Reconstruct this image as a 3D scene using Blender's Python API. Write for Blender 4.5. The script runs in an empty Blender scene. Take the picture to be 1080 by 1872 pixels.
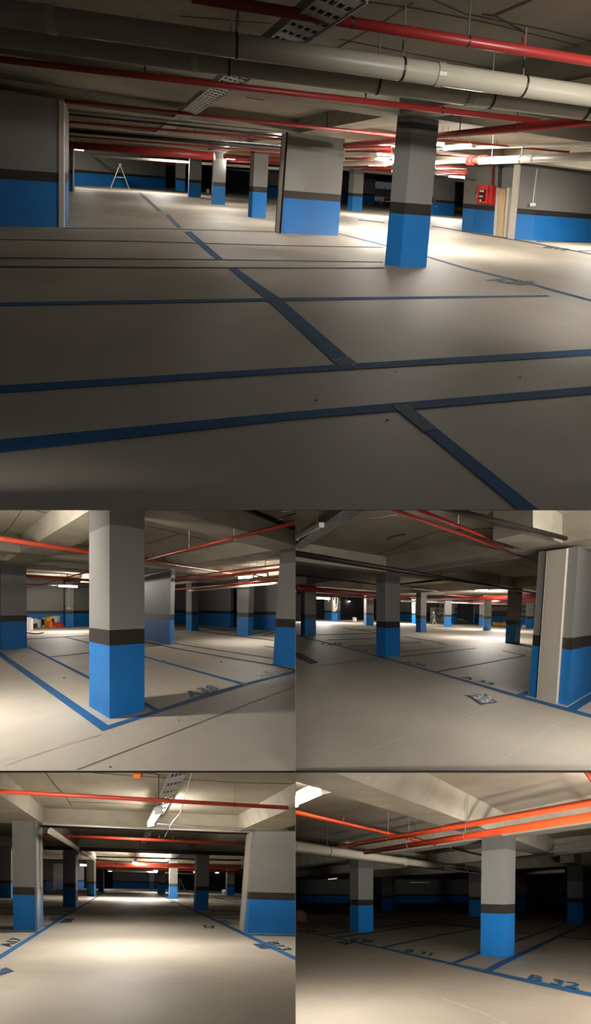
import bpy, bmesh, math, random
from mathutils import Vector, Matrix
random.seed(7)

# ---------------------------------------------------------------- camera, world, exposure, light levels
scn = bpy.context.scene
COL = scn.collection
F = 900.0                 # focal length in pixels of the 1080 px wide frame
CX, CY = 540.0, 932.0     # principal point
cd = bpy.data.cameras.new('camera'); cam = bpy.data.objects.new('camera', cd); COL.objects.link(cam)
cd.sensor_fit = 'HORIZONTAL'; cd.sensor_width = 36.0; cd.lens = 36.0*F/1080.0
cd.shift_y = -(936.0-932.0)/1080.0
cd.clip_start = 0.05; cd.clip_end = 400
cam.location = (0, 0, 0); cam.rotation_euler = (math.pi/2, 0, 0)
scn.camera = cam
w = bpy.data.worlds.new('world'); scn.world = w; w.use_nodes = True
w.node_tree.nodes['Background'].inputs[0].default_value = (0.9, 0.93, 1.0, 1)
w.node_tree.nodes['Background'].inputs[1].default_value = 0.045
scn.view_settings.view_transform = 'Standard'; scn.view_settings.look = 'None'
scn.view_settings.gamma = 1.0; scn.view_settings.exposure = 0.16
scn.view_settings.use_curve_mapping = False
# brightness of the fluorescent battens, per deck
POWER = {'top': 1.0, 'midleft': 1.0, 'midright': 1.0, 'lowleft': 1.0, 'lowright': 1.0}
HIDDEN = 5.0              # gain of fill lamps added outside or behind the framed views

# unseen fill lights added around the camera to brighten the decks
def fill_light(name, loc, aim, watts, sx=1.3, sy=.35, col=(1.0,.95,.88)):
    l = bpy.data.lights.new(name, 'AREA'); l.shape = 'RECTANGLE'; l.size = sx; l.size_y = sy; l.energy = watts; l.color = col
    o = bpy.data.objects.new(name, l); COL.objects.link(o); o.location = loc
    o.rotation_euler = (Vector(aim)-Vector(loc)).to_track_quat('-Z', 'Y').to_euler()
    return o
for nm, loc, aim, watts, sp in (('fill_light_low', (4.0,-.5,-1.2), (5.2,14,-10.8), 140, 30),
                                ('fill_light_left', (-1.2,-.6,-.4), (-2.6,8,-3.9), 65, 70),
                                ('fill_light_right', (2.6,-.6,-.4), (3.6,8,-3.9), 130, 70),
                                ('fill_light_upper', (6.2,-.5,.9), (2.0,10.7,7.2), 85, 50)):
    fill_light(nm, loc, aim, watts).data.spread = math.radians(sp)

# ---------------------------------------------------------------- materials
def lin(c): return tuple(((v/255)/12.92 if v/255 <= .04045 else ((v/255+.055)/1.055)**2.4) for v in c) + (1,)
def mat(name, rgb, rough=.6, var=.0, scale=1.0, metal=0.0, bump=0.0, spec=.5, streak=None, rgb2=None, emit=None):
    m = bpy.data.materials.new(name); m.use_nodes = True
    nt = m.node_tree; b = nt.nodes['Principled BSDF']
    b.inputs['Base Color'].default_value = lin(rgb); b.inputs['Roughness'].default_value = rough
    b.inputs['Metallic'].default_value = metal; b.inputs['Specular IOR Level'].default_value = spec
    if emit:
        b.inputs['Emission Color'].default_value = (1.0, .94, .86, 1); b.inputs['Emission Strength'].default_value = emit
    if var or bump:
        geo = nt.nodes.new('ShaderNodeNewGeometry')
        mp = nt.nodes.new('ShaderNodeMapping'); nt.links.new(geo.outputs['Position'], mp.inputs[0])
        if streak: mp.inputs['Scale'].default_value = streak
        n1 = nt.nodes.new('ShaderNodeTexNoise'); n1.inputs['Scale'].default_value = scale
        n1.inputs['Detail'].default_value = 7; n1.inputs['Roughness'].default_value = .62
        nt.links.new(mp.outputs[0], n1.inputs['Vector'])
        if var:
            r = nt.nodes.new('ShaderNodeMapRange'); nt.links.new(n1.outputs['Fac'], r.inputs[0])
            r.inputs[1].default_value = .3; r.inputs[2].default_value = .7
            mx = nt.nodes.new('ShaderNodeMix'); mx.data_type = 'RGBA'
            nt.links.new(r.outputs[0], mx.inputs[0])
            c = lin(rgb); d = lin(rgb2) if rgb2 else tuple(v*(1-var) for v in c[:3])+(1,)
            mx.inputs[6].default_value = d; mx.inputs[7].default_value = c
            nt.links.new(mx.outputs[2], b.inputs['Base Color'])
        if bump:
            bp = nt.nodes.new('ShaderNodeBump'); bp.inputs['Strength'].default_value = bump; bp.inputs['Distance'].default_value = .02
            nt.links.new(n1.outputs['Fac'], bp.inputs['Height']); nt.links.new(bp.outputs[0], b.inputs['Normal'])
    return m
M = {}
M['floor'] = mat('power_floated_concrete', (196,187,172), .62, .22, .55, bump=.08, streak=(1,.5,1), spec=.25)
M['ceiling'] = mat('board_marked_concrete', (170,161,143), .85, .34, .8, bump=.25, streak=(1,.45,1))
M['beam'] = mat('beam_concrete', (168,160,144), .85, .30, 1.1, bump=.25, streak=(1,.5,2))
M['blue'] = mat('blue_wall_paint', (22,112,184), .55, .14, 1.2)
M['black'] = mat('black_band_paint', (48,44,41), .5, .15, 2.0)
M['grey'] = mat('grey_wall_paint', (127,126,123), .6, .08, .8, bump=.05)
M['darkgrey'] = mat('dark_grey_tone', (98,96,93), .7, .08, .8)
M['line'] = mat('blue_line_paint', (20,98,155), .85, .22, 3.0)
M['lineworn'] = mat('worn_blue_line_paint', (108,130,145), .85, .3, 4.0)
M['stencil'] = mat('dark_blue_stencil_paint', (30,70,100), .55, .25, 6.0)
M['linedark'] = mat('dark_line_paint', (52,66,78), .85, .3, 3.0)
M['halo'] = mat('bare_pale_concrete', (205,200,188), .6, .1, 3.0)
M['joint'] = mat('dark_joint_filler', (86,74,60), .9, .4, 6.0)  # dark brown colour of joints and cracks
M['scratch'] = mat('pale_scratch', (214,204,186), .7, .3, 6.0)
M['red'] = mat('red_pipe_paint', (156,46,42), .38, .12, 2.0)
M['orange'] = mat('orange_red_pipe_paint', (222,74,34), .35, .08, 2.0)
M['orangered'] = mat('dull_orange_red_pipe_paint', (184,66,42), .4, .1, 2.0)
M['pvc'] = mat('grey_plastic_pipe', (170,164,148), .4, .08, 1.5)
M['white'] = mat('white_paint', (226,222,212), .4, .05, 3.0)
M['galv'] = mat('galvanised_steel', (158,160,162), .38, .25, 9.0, metal=.6)
M['darkmetal'] = mat('black_painted_steel', (38,30,28), .45, .2, 3.0)
M['strip'] = mat('beige_metal_cover', (182,174,160), .45, .06, 2.0)
M['void'] = mat('painted_black_opening', (12,11,11), .95)  # near-black sheet, darkness of deep openings put into the colour
M['wood'] = mat('pale_door_wood', (226,196,150), .5, .25, 1.5, streak=(6,6,.6))
M['cabinet'] = mat('fire_cabinet_red', (214,40,36), .35, .05, 3.0)
M['cabdark'] = mat('dark_red_glass', (90,16,18), .15)
M['plate'] = mat('stencil_overspray_blue', (40,90,135), .55, .3, 7.0)
M['yellow'] = mat('yellow_plastic', (236,176,40), .5, .1, 6.0)
M['orangebag'] = mat('orange_bag', (232,112,40), .6, .2, 6.0)
M['redbag'] = mat('red_bag', (214,60,36), .6, .2, 6.0)
M['rail'] = mat('aluminium', (176,180,184), .35, .1, 5.0, metal=.7)
M['skin'] = mat('skin', (186,140,112), .55)
M['cloth'] = mat('grey_work_clothes', (120,122,124), .85, .25, 12.0)
M['divider'] = mat('grey_partition_sheet', (120,116,108), .8, .1, 1.0)
M['edge'] = mat('black_edge_trim', (4,4,4), .9)
M['brown'] = mat('dark_brown_stain', (86,66,48), .9, .4, 5.0)
def emis(k): return mat('fluorescent_tube_light', (255,250,240), .4, emit=k)

# ---------------------------------------------------------------- object helpers
CLIP = []          # planes (co, outward normal) that bound the deck being built
def make(name, verts, faces, mats, mi=None, parent=None, base=None, smooth=False, clip=True, label=None, kind=None):
    bm = bmesh.new()
    vs = [bm.verts.new(v) for v in verts]
    for i, f in enumerate(faces):
        try:
            fc = bm.faces.new([vs[k] for k in f])
        except ValueError: continue
        fc.material_index = mi[i] if mi else 0; fc.smooth = smooth
    if clip:
        for co, no in CLIP:
            r = bmesh.ops.bisect_plane(bm, geom=bm.verts[:]+bm.edges[:]+bm.faces[:], plane_co=co, plane_no=no, clear_outer=True)
            ed = [e for e in r['geom_cut'] if isinstance(e, bmesh.types.BMEdge)]
            if ed and len(faces) > 1:
                try: bmesh.ops.holes_fill(bm, edges=ed, sides=0)
                except Exception: pass
    if not bm.faces: bm.free(); return None
    bmesh.ops.recalc_face_normals(bm, faces=bm.faces[:]) if len(faces) > 1 else None
    par = parent.matrix_world.translation.copy() if parent else Vector((0,0,0))
    if parent: par = Vector(parent['wo'])
    if base is None:
        cs = [v.co for v in bm.verts]
        base = Vector(((min(c.x for c in cs)+max(c.x for c in cs))/2, (min(c.y for c in cs)+max(c.y for c in cs))/2, min(c.z for c in cs)))
    base = Vector(base)
    for v in bm.verts: v.co -= base
    me = bpy.data.meshes.new(name); bm.to_mesh(me); bm.free()
    for m in (mats if isinstance(mats, (list, tuple)) else [mats]): me.materials.append(M[m] if isinstance(m, str) else m)
    o = bpy.data.objects.new(name, me); COL.objects.link(o)
    o.location = base - par
    o['wo'] = tuple(base)
    if parent: o.parent = parent
    if label: o['label'] = label
    if kind: o['kind'] = kind
    return o
def empty(name, loc):
    o = bpy.data.objects.new(name, None); COL.objects.link(o); o.empty_display_size = .2
    o.location = loc; o['wo'] = tuple(loc); return o
def tag(o, label, cat, group=None):
    if o is None: return None
    o['label'] = label; o['category'] = cat
    if group: o['group'] = group
    return o
ALLV = []
class MB:
    """collects shapes that make up one mesh"""
    def __init__(s): s.v = []; s.f = []; s.m = []
    def add(s, v, f, m=0):
        n = len(s.v); s.v += [Vector(p) for p in v]; s.f += [[i+n for i in q] for q in f]; s.m += [m]*len(f); return s
    def hexa(s, b, t, m=0):
        return s.add(list(b)+list(t), [(3,2,1,0),(4,5,6,7),(0,1,5,4),(1,2,6,5),(2,3,7,6),(3,0,4,7)], m)
    def box(s, c, sx, sy, sz, m=0, X=Vector((1,0,0)), Y=Vector((0,1,0)), Z=Vector((0,0,1))):
        c = Vector(c); q = [(-1,-1),(1,-1),(1,1),(-1,1)]
        b = [c+X*(a*sx/2)+Y*(d*sy/2)-Z*(sz/2) for a, d in q]; t = [p+Z*sz for p in b]
        return s.hexa(b, t, m)
    def cyl(s, p, q, r, n=16, m=0, r2=None):
        p = Vector(p); q = Vector(q); d = (q-p).normalized(); r2 = r if r2 is None else r2
        a = d.orthogonal().normalized(); b = d.cross(a)
        v = []
        for c, rr in ((p, r), (q, r2)):
            v += [c+(a*math.cos(2*math.pi*k/n)+b*math.sin(2*math.pi*k/n))*rr for k in range(n)]
        f = [(k, (k+1) % n, n+(k+1) % n, n+k) for k in range(n)] + [tuple(range(n))[::-1], tuple(range(n, 2*n))]
        return s.add(v, f, m)
    def tube(s, pts, r, n=8, m=0):
        for a, b in zip(pts[:-1], pts[1:]): s.cyl(a, b, r, n, m)
        return s
    def build(s, name, mats, parent=None, **k): return make(name, s.v, s.f, mats, s.m, parent, **k)

HB = 1.15; HK = 1.40          # top of the blue paint, top of the black band
class Deck:
    """one level of the sloping-deck car park: deck plane, plumb direction, heights"""
    def __init__(s, c, yh, m, lean, hb, hs, view):
        s.c = c; s.s0 = (CY-yh)/F; s.s1 = -m; s.t = lean; s.hb = hb; s.hs = hs; s.view = view
    def P(s, X, D, h=0.0, t=None):
        t = s.t if t is None else t
        return Vector((X+t*h, D, -s.c+s.s0*D+s.s1*X+h))
    def at(s, px, py, h=0.0):
        rx = (px-CX)/F; rz = (CY-py)/F
        D = (h-s.c)/(rz-s.s0-s.s1*rx)
        return Vector((D*rx, D, D*rz))
    def up(s, h, t=None): return Vector(((s.t if t is None else t)*h, 0, h))
    def dirn(s, vp):
        if isinstance(vp, (int, float)):
            rx = (vp-CX)/F; v = Vector((rx, 1, s.s0+s.s1*rx))
        else:
            a = s.at(*vp[0]); b = s.at(*vp[1]); v = b-a
        return v.normalized()
    def axes(s, a, b): s.d1 = s.dirn(a); s.d2 = s.dirn(b)
    # --- shell
    def slab(s, name, x0, x1, d0, d1, h, th, mt, kind='structure'):
        q = [(x0,d0),(x1,d0),(x1,d1),(x0,d1)]
        mb = MB().hexa([s.P(x,d,h-(th if th > 0 else 0),0) for x,d in q], [s.P(x,d,h-(th if th < 0 else 0),0) for x,d in q])
        o = mb.build(name, mt); o['kind'] = kind; return o
    def poly(s, name, pts, mt, h=.006, parent=None, label=None):
        v = [s.at(x, y, h) for x, y in pts]
        return make(name, v, [list(range(len(v)))], mt, None, parent or s.floor, label=label)
    def stroke(s, pts, w0, w1, mt='line', name='bay_line', h=.006, parent=None, label=None):
        pts = list(pts)
        for i, j in ((0, 1), (-1, -2)):               # lines carry on past the frame
            (x, y), (x2, y2) = pts[i], pts[j]
            if x < 0 or x > 1090: pts[i] = (x+(x-x2)/abs(x-x2)*160, y+(y-y2)/abs(x-x2)*160)
        n = len(pts); L = []; R = []
        for i, (x, y) in enumerate(pts):
            a = pts[max(i-1,0)]; b = pts[min(i+1,n-1)]
            dx, dy = b[0]-a[0], b[1]-a[1]; l = math.hypot(dx, dy)
            wd = (w0+(w1-w0)*i/(n-1))/2
            L.append((x-dy/l*wd, y+dx/l*wd)); R.append((x+dy/l*wd, y-dx/l*wd))
        v = [s.at(x, y, h) for x, y in L+R]
        return make(name, v, [(i, i+1, n+i+1, n+i) for i in range(n-1)], mt, None, parent or s.floor, label=label)
    def text(s, txt, BL, BR, TL, mt='stencil', name='bay_number', h=.01, label=None, spacing=1.0):
        cu = bpy.data.curves.new(name, 'FONT'); cu.body = txt; cu.size = 1; cu.space_character = spacing; cu.offset = .0
        to = bpy.data.objects.new('tmp', cu); COL.objects.link(to)
        dg = bpy.context.evaluated_depsgraph_get(); me = bpy.data.meshes.new_from_object(to.evaluated_get(dg))
        bpy.data.objects.remove(to)
        xs = [v.co.x for v in me.vertices]; ys = [v.co.y for v in me.vertices]
        x0, x1, y0, y1 = min(xs), max(xs), min(ys), max(ys)
        a = s.at(*BL, h); u = s.at(*BR, h)-a; v = s.at(*TL, h)-a; a = a+v*.12; v = v*.93
        vv = []; ff = []; bold = .022
        for k, (dx, dy) in enumerate(((0,0),(bold,0),(-bold,0),(0,bold),(0,-bold))):     # broad brush stencil strokes
            n0 = len(vv)
            vv += [a+u*((p.co.x-x0)/(x1-x0)+dx)+v*((p.co.y-y0)/(y1-y0)+dy*1.2)+Vector((0,0,k*.0004)) for p in me.vertices]
            ff += [[i+n0 for i in f.vertices] for f in me.polygons]
        return make(name, vv, ff, mt, None, s.floor, label=label, smooth=False)
    # --- painted prism (columns, wall blocks)
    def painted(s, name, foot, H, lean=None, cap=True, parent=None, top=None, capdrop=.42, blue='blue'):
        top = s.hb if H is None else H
        hs = [0, HB, HK] + ([top-capdrop] if cap else []) + [top]  # cap adds a darker grey band at the top
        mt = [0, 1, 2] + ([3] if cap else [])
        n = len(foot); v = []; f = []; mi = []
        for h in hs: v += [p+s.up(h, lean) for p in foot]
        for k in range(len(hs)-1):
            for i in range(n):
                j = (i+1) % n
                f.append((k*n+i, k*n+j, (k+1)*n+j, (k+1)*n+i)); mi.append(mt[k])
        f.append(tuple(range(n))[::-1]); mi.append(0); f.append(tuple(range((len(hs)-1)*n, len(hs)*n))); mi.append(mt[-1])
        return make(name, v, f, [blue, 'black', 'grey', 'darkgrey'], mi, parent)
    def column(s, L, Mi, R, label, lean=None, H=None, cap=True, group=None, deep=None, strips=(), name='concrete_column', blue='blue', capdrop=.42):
        a = s.at(*L); c = s.at(*R)
        if Mi: b = s.at(*Mi); d = a+c-b
        else:
            b = None; wd = (c-a).length; dv = s.d1*(deep or wd)
        foot = [a, b, c, d] if Mi else [a, c, c+dv, a+dv]
        ctr = sum(foot, Vector())/4
        if strips:
            root = empty(name, foot[1] if Mi else foot[0])
            s.painted('shaft', foot, H, lean, cap, root, blue=blue, capdrop=capdrop)
            for st in strips:         # (name, face index, from, to, material, out, height fraction)
                nm, fi, u0, u1, mt, out = st[:6]
                p, q = foot[fi], foot[(fi+1) % 4]
                e = (q-p); nrm = e.cross(Vector((0,0,1))).normalized()
                if nrm.y > 0: nrm = -nrm
                b4 = [p+e*u0, p+e*u1, p+e*u1+nrm*out, p+e*u0+nrm*out]
                hh = (H or s.hb) - .02
                MB().hexa(b4, [x+s.up(hh, lean) for x in b4]).build(nm, mt, root)
            o = root
        else:
            o = s.painted(name, foot, H, lean, cap, None, blue=blue, capdrop=capdrop)
        tag(o, label, 'column', group)
        return ctr, (c-(b or a)).length
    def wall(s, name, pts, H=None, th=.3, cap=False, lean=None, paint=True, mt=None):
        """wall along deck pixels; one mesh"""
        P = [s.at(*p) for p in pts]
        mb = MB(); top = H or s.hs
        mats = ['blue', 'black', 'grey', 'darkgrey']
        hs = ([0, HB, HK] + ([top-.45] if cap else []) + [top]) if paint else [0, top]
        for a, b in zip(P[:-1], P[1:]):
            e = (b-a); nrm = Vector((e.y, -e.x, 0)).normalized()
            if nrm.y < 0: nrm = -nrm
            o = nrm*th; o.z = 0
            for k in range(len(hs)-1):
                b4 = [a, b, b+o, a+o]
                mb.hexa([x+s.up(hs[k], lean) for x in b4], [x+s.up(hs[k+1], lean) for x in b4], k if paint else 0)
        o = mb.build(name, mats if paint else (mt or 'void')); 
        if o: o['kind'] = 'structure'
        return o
    # --- beams in the ceiling
    def beam(s, ctr, d, w, back, fwd, hb=None, label=None, mt='beam'):
        hb = hb or s.hb
        o = s.d1 if abs(d.dot(s.d2)) > abs(d.dot(s.d1)) else s.d2
        c = ctr+Vector((0,0,0))
        b = [c-d*back-o*(w/2), c+d*fwd-o*(w/2), c+d*fwd+o*(w/2), c-d*back+o*(w/2)]
        r = MB().hexa([p+s.up(hb,0) for p in b], [p+s.up(s.hs+.01,0) for p in b]).build('beam', mt, s.ceil)
        return r
    def joint(s, pts, w=1.5, h=None, mt='joint'):
        return s.stroke(pts, w, w, mt, 'formwork_joint', (h or s.hs)-.006, s.ceil)
    # --- pipes
    def pipe(s, a, b, w0, w1, h, mt='red', label=None, cat='pipe', rods=(), heads=(), joints=(), name='sprinkler_pipe', group=None, ext=0.0, clamp=True, h2=None):
        p = s.at(a[0], a[1], h); q = s.at(b[0], b[1], h2 or h)
        r0 = w0/2*p.y/F; r1 = w1/2*q.y/F; r = (r0+r1)/2
        dd = (q-p).normalized()                       # runs carry on past the frame
        body = MB().cyl(p-dd*(2.2 if a[0] < 5 else 0), q+dd*(2.2 if b[0] > 1085 else 0), r, 20)
        if not (rods or heads or joints):
            o = body.build(name, mt, smooth=True)
            if o: flat_caps(o)
            return tag(o, label, cat, group)
        root = empty(name, p); tag(root, label, cat, group)
        o = body.build('pipe_run', mt, root, smooth=True)
        if o: flat_caps(o)
        dn = (q-p).normalized(); slabh = s.hs
        for u in joints:
            c = p+(q-p)*u; MB().cyl(c-dn*r*.45, c+dn*r*.45, r*1.09, 20).build('coupling', mt, root)
        for u in rods:
            c = p+(q-p)*u
            hh = slabh-h
            rr = max(.006, min(.012, r*.2))
            MB().cyl(c+Vector((0,0,r*.9)), c+s.up(hh), rr, 6).build('hanger_rod', 'galv', root)
            if clamp: MB().cyl(c-dn*.012, c+dn*.012, r*1.08, 16).build('clamp_ring', 'darkmetal' if mt != 'orange' else 'galv', root)
        for u in heads:
            c = p+(q-p)*u; k = max(r, .03)
            MB().cyl(c, c+Vector((0,0,r+k*1.6)), k*.28, 8).cyl(c+Vector((0,0,r+k*1.6)), c+Vector((0,0,r+k*2.3)), k*.45, 8).build('sprinkler_head', mt, root)
        return root
    def strutline(s, pts, h, w, mt, name, label, cat, group=None):
        P = [s.at(x, y, h if not isinstance(h, (list, tuple)) else h[i]) for i, (x, y) in enumerate(pts)]
        r = w/2*(sum(p.y for p in P)/len(P))/F
        return tag(MB().tube(P, r, 8).build(name, mt), label, cat, group)
    def lamp(s, p, q, w, k, label, group=None, body=True, twin=False, h=3.0, hang=True):
        """batten: p,q pixel ends at height h, or local points when h is None"""
        a = s.at(*p, h) if h else s.P(*p); b = s.at(*q, h) if h else s.P(*q)
        d = (b-a); n = d.normalized(); side = n.cross(Vector((0,0,1))).normalized(); up = side.cross(n)
        W = w*a.y/F if h else w
        root = empty('fluorescent_lamp', a); tag(root, label, 'lamp', group)
        mid = (a+b)/2
        MB().box(mid+up*(W*.42), W*.9, d.length, W*.28, 0, side, n, up).build('lamp_body', 'white', root)
        km = emis(k*POWER[s.view]*(1 if h else HIDDEN))
        offs = (-.24, .24) if twin else (0,)
        for o in offs:
            MB().cyl(a+n*d.length*.03+side*W*o, b-n*d.length*.03+side*W*o, W*(.17 if twin else .26), 12).build('tube', km, root)
        for e, sg in ((a, 1), (b, -1)):
            MB().box(e+n*(sg*d.length*.015)+up*(W*.1), W*.9, d.length*.03, W*.75, 0, side, n, up).build('end_cap', 'white', root)
        if hang:
            for u in (.15, .85):
                c = a+d*u
                hh = s.hs-(-s.c*0 + (c.z-(-s.c+s.s0*c.y+s.s1*c.x)))
                if hh > .08: MB().cyl(c+up*(W*.5), c+Vector((0,0,hh)), .008, 6).build('hanger_rod', 'galv', root)
        return root
    def tray(s, pts, h, w, label, rungs=60, mt='galv', lattice=True):
        """perforated cable tray along deck pixels (centre line) at height h"""
        a = s.at(*pts[0], h); b = s.at(*pts[1], h); d = b-a; n = d.normalized()
        side = n.cross(Vector((0,0,1))).normalized(); W = w*a.y/F
        root = empty('cable_tray', a); tag(root, label, 'cable tray')
        for sg in (-1, 1):
            MB().box((a+b)/2+side*(sg*W/2)+Vector((0,0,.04)), .02, d.length, .1, 0, side, n, side.cross(n)).build('side_rail', mt, root)
        mb = MB()
        for i in range(rungs):
            c = a+d*((i+.5)/rungs)
            mb.box(c, W, d.length/rungs*.62, .012, 0, side, n, side.cross(n))
        for k in range(5):
            mb.box((a+b)/2+side*W*(k/4-.5)*.92, W*.07, d.length, .014, 0, side, n, side.cross(n))
        mb.build('perforated_base', mt, root)
        mb = MB()
        for k, o in enumerate((-.25, -.05, .2)):
            mb.cyl(a+side*W*o+Vector((0,0,.04)), b+side*W*o+Vector((0,0,.04)), W*.05, 8)
        mb.build('cable_bundle', 'darkmetal', root)
        return root
def flat_caps(o):
    for f in o.data.polygons:
        if len(f.vertices) > 4: f.use_smooth = False

FAR = 85.0
K1 = 477.0/F; K2 = 480.0/F
X_LEFT = (Vector((-.002,0,0)), Vector((1,0,0))); X_RIGHT = (Vector((.002,0,0)), Vector((-1,0,0)))
TOPZ = (Vector((0,0,-.004)), Vector((0,0,1)))
UPZ = (Vector((0,0,.001)), Vector((0,0,-1)))
ABOVE = (Vector((0,0,0)), Vector((0,-K1,-1)).normalized())
BELOW = (Vector((0,0,0)), Vector((0,K2,1)).normalized())

# ---------------------------------------------------------------- thin sheets added to part the decks and block their light
o = MB().box((0, 5.2+FAR/2, -60), .003, FAR, 120).build('wall_light_divider', 'divider', clip=False); o['kind'] = 'structure'
o = MB().box((0, 1.6+FAR/2, -.001), 160, FAR, .0015).build('floor', 'divider', clip=False); o['kind'] = 'structure'  # added sheet, keeps top deck light from the decks below
km = (K1+K2)/2; n_ = Vector((0,1,-km)).normalized()
u_ = Vector((1,0,0)); z_ = u_.cross(n_)
o = MB().box(n_*(6.4+FAR/2*1.3), 160, FAR*1.3, .003, 0, u_, n_, z_).build('floor', 'divider', clip=False); o['kind'] = 'structure'  # added sloped sheet, parts the light of middle and lower decks
o = MB().box(n_*6.35+z_*0, 160, .05, 3.0*6.35/n_.y*n_.y*1.13/F*1.0, 0, u_, n_, z_).build('trim_1', 'edge', clip=False); o['kind'] = 'structure'

# ================================================================ TOP DECK
CLIP[:] = [UPZ]
R = Deck(1.575, 340, .084, .058, 3.3, 3.75, 'top')
R.axes(198, ((0,815),(1080,715)))
V = 'in top view'
R.floor = R.slab('floor', -75, 75, 1.2, 95, 0, .15, 'floor')
R.ceil = R.slab('ceiling', -75, 75, 2.2, 95, R.hs, -.15, 'ceiling')
# painted lines on the floor
R.poly('bay_line', [(-300,831),(-60,808.5),(540,752),(1140,701),(1400,679),(1400,693),(1140,715),(540,766),(-60,834),(-300,861)], 'line')
R.poly('bay_line', [(-300,723),(-60,708),(540,671),(1140,634),(1400,618),(1400,630),(1140,646),(540,681),(-60,722),(-300,738)], 'line')
R.poly('bay_line', [(-60,554),(540,544),(1000,539.5),(1005,542),(540,549.5),(-60,560)], 'line')
R.stroke([(-40,487),(400,489.5),(702,490)], 2.6, 2.2, 'linedark')
R.stroke([(-40,471),(400,474.5),(700,479)], 1.8, 1.5, 'linedark')
R.stroke([(-40,437),(250,441),(520,449),(700,452)], 1.6, 1.4, 'linedark')
R.stroke([(116,417),(300,418),(500,424)], 1.3, 1.2, 'linedark')
R.poly('bay_line', [(775,788),(800,784),(1010,952),(972,952)], 'line')
R.poly('bay_line', [(716,741),(746,738),(801,785),(775,789)], 'lineworn', .008, label='faded grey-blue end of the line')
R.poly('bay_line', [(486,546),(510,543),(634,650),(604,656)], 'line')
R.poly('bay_line', [(604,656),(634,650),(652,663),(620,669)], 'lineworn', .008, label='faded grey-blue end of the line')
R.poly('bay_line', [(418,491),(432,490),(510,544),(486,547)], 'line')
R.poly('bay_line', [(337,424),(349,423),(407,473),(395,474)], 'line')
R.poly('bay_line', [(303,393),(309,392),(333,416),(325,417)], 'lineworn')
R.poly('bay_line', [(252,353),(258,352),(296,386),(289,387)], 'lineworn')
R.stroke([(618,427),(690,445),(780,469),(847,489),(963,517),(1120,560)], 1.3, 3.5, 'line')
R.stroke([(790,413),(841,422),(947,439),(1047,458),(1120,472)], 1.3, 2.2, 'linedark')
R.stroke([(980,441.5),(1110,443)], 1.2, 1.2, 'linedark')
R.stroke([(1052,459),(1110,457.5)], 1.4, 1.4, 'linedark')
R.stroke([(655,401.5),(703,407)], 2.0, 1.6, 'linedark')
R.text('A28', (884,513), (955,522), (912,507), 'lineworn', spacing=1.0)
R.text('B12', (990,453), (1032,459), (1003,450), 'linedark')
R.stroke([(640,664),(700,694)], 1.2, .8, 'scratch', 'floor_scratch')
for x, y, r in ((577,732,2.4),(708,768,2.4),(950,690,2),(925,655,1.5),(878,650,1.3),(722,680,1.2)):
    R.poly('floor_spot', [(x+r*1.4*math.cos(a*.785), y+r*.7*math.sin(a*.785)) for a in range(8)], 'brown')

# columns
ctrs = []
gc = 'blue banded square columns of the top view'
cA = R.column((703,484), (731,488), (779,489), 'tall square column, blue below a black band, standing alone right of centre '+V, lean=.086, group=gc)
cB = R.column((502,425), (514,426.5), (618,431), 'widest grey and blue wall-like column at the centre '+V, lean=.070, group=gc,
    strips=(('joint_cover', 0, .20, .75, 'strip', .03), ('edge_profile', 0, .8, 1.0, 'darkmetal', .04)))
cC = R.column((453,396.5), (460,397.5), (486,399), 'column just left of the widest column '+V, lean=.045, group=gc)
cD = R.column((386,373), (388,373.5), (411,374.5), 'column with plain grey face, third to the left of the widest column '+V, lean=.03, group=gc)
cE = R.column((343,360), (345,360.3), (367,361.3), 'narrow column between the void and the one with hanging cables '+V, lean=.03, group=gc)
cF = R.column((319.5,350), (321,350.3), (338,351.5), 'furthest narrow column with white cables bunched up it '+V, lean=.02, group=gc)
cG = R.column((112,348.5), None, (135,350), 'far column behind the dark wall corner at the left '+V, lean=.0, group=gc, strips=(('downpipe', 0, .9, 1.0, 'white', .15),))
cJ = R.column((487,359.5), None, (508,361), 'far column half seen past the widest column '+V, lean=.04, group=gc)
cH = R.column((634.5,385), (643,386), (661,387), 'brightly lit column between the two near columns '+V, lean=.06, group=gc)
cI = R.column((661,372.5), None, (684,374.5), 'shaded stub of wall right behind the brightly lit column '+V, lean=.05, group=gc)
cK = R.column((785,392.5), (790,393), (830,395), 'wide far pier, pale grey over blue, right of the lone column '+V, lean=.03, group=gc, cap=False)

# big dark pier at the left
a = R.at(-180, 412); b = R.at(116, 415.5); dv = R.d1*2.2
root = empty('concrete_column', b)
R.painted('shaft', [a, b, b+dv, a+dv], None, .0, False, root)
e = (b-a).normalized()
MB().hexa([b-e*.09, b+e*.02, b+e*.02+R.d1*.3, b-e*.09+R.d1*.3][:4], [p+R.up(R.hb-.05, 0) for p in (b-e*.09, b+e*.02, b+e*.02+R.d1*.3, b-e*.09+R.d1*.3)]).build('corner_profile', 'strip', root) if False else None
nf = Vector((0,-1,R.s0*-1)).normalized()
q = [b-e*.10, b+e*.03, b+e*.03+Vector((0,-.04,-.02)), b-e*.10+Vector((0,-.04,-.02))]
MB().hexa(q, [p+R.up(R.hb-.03, 0) for p in q]).build('corner_profile', 'strip', root)
tag(root, 'huge unlit wall-like pier with a pale edge strip filling the left '+V, 'column', gc)

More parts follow.
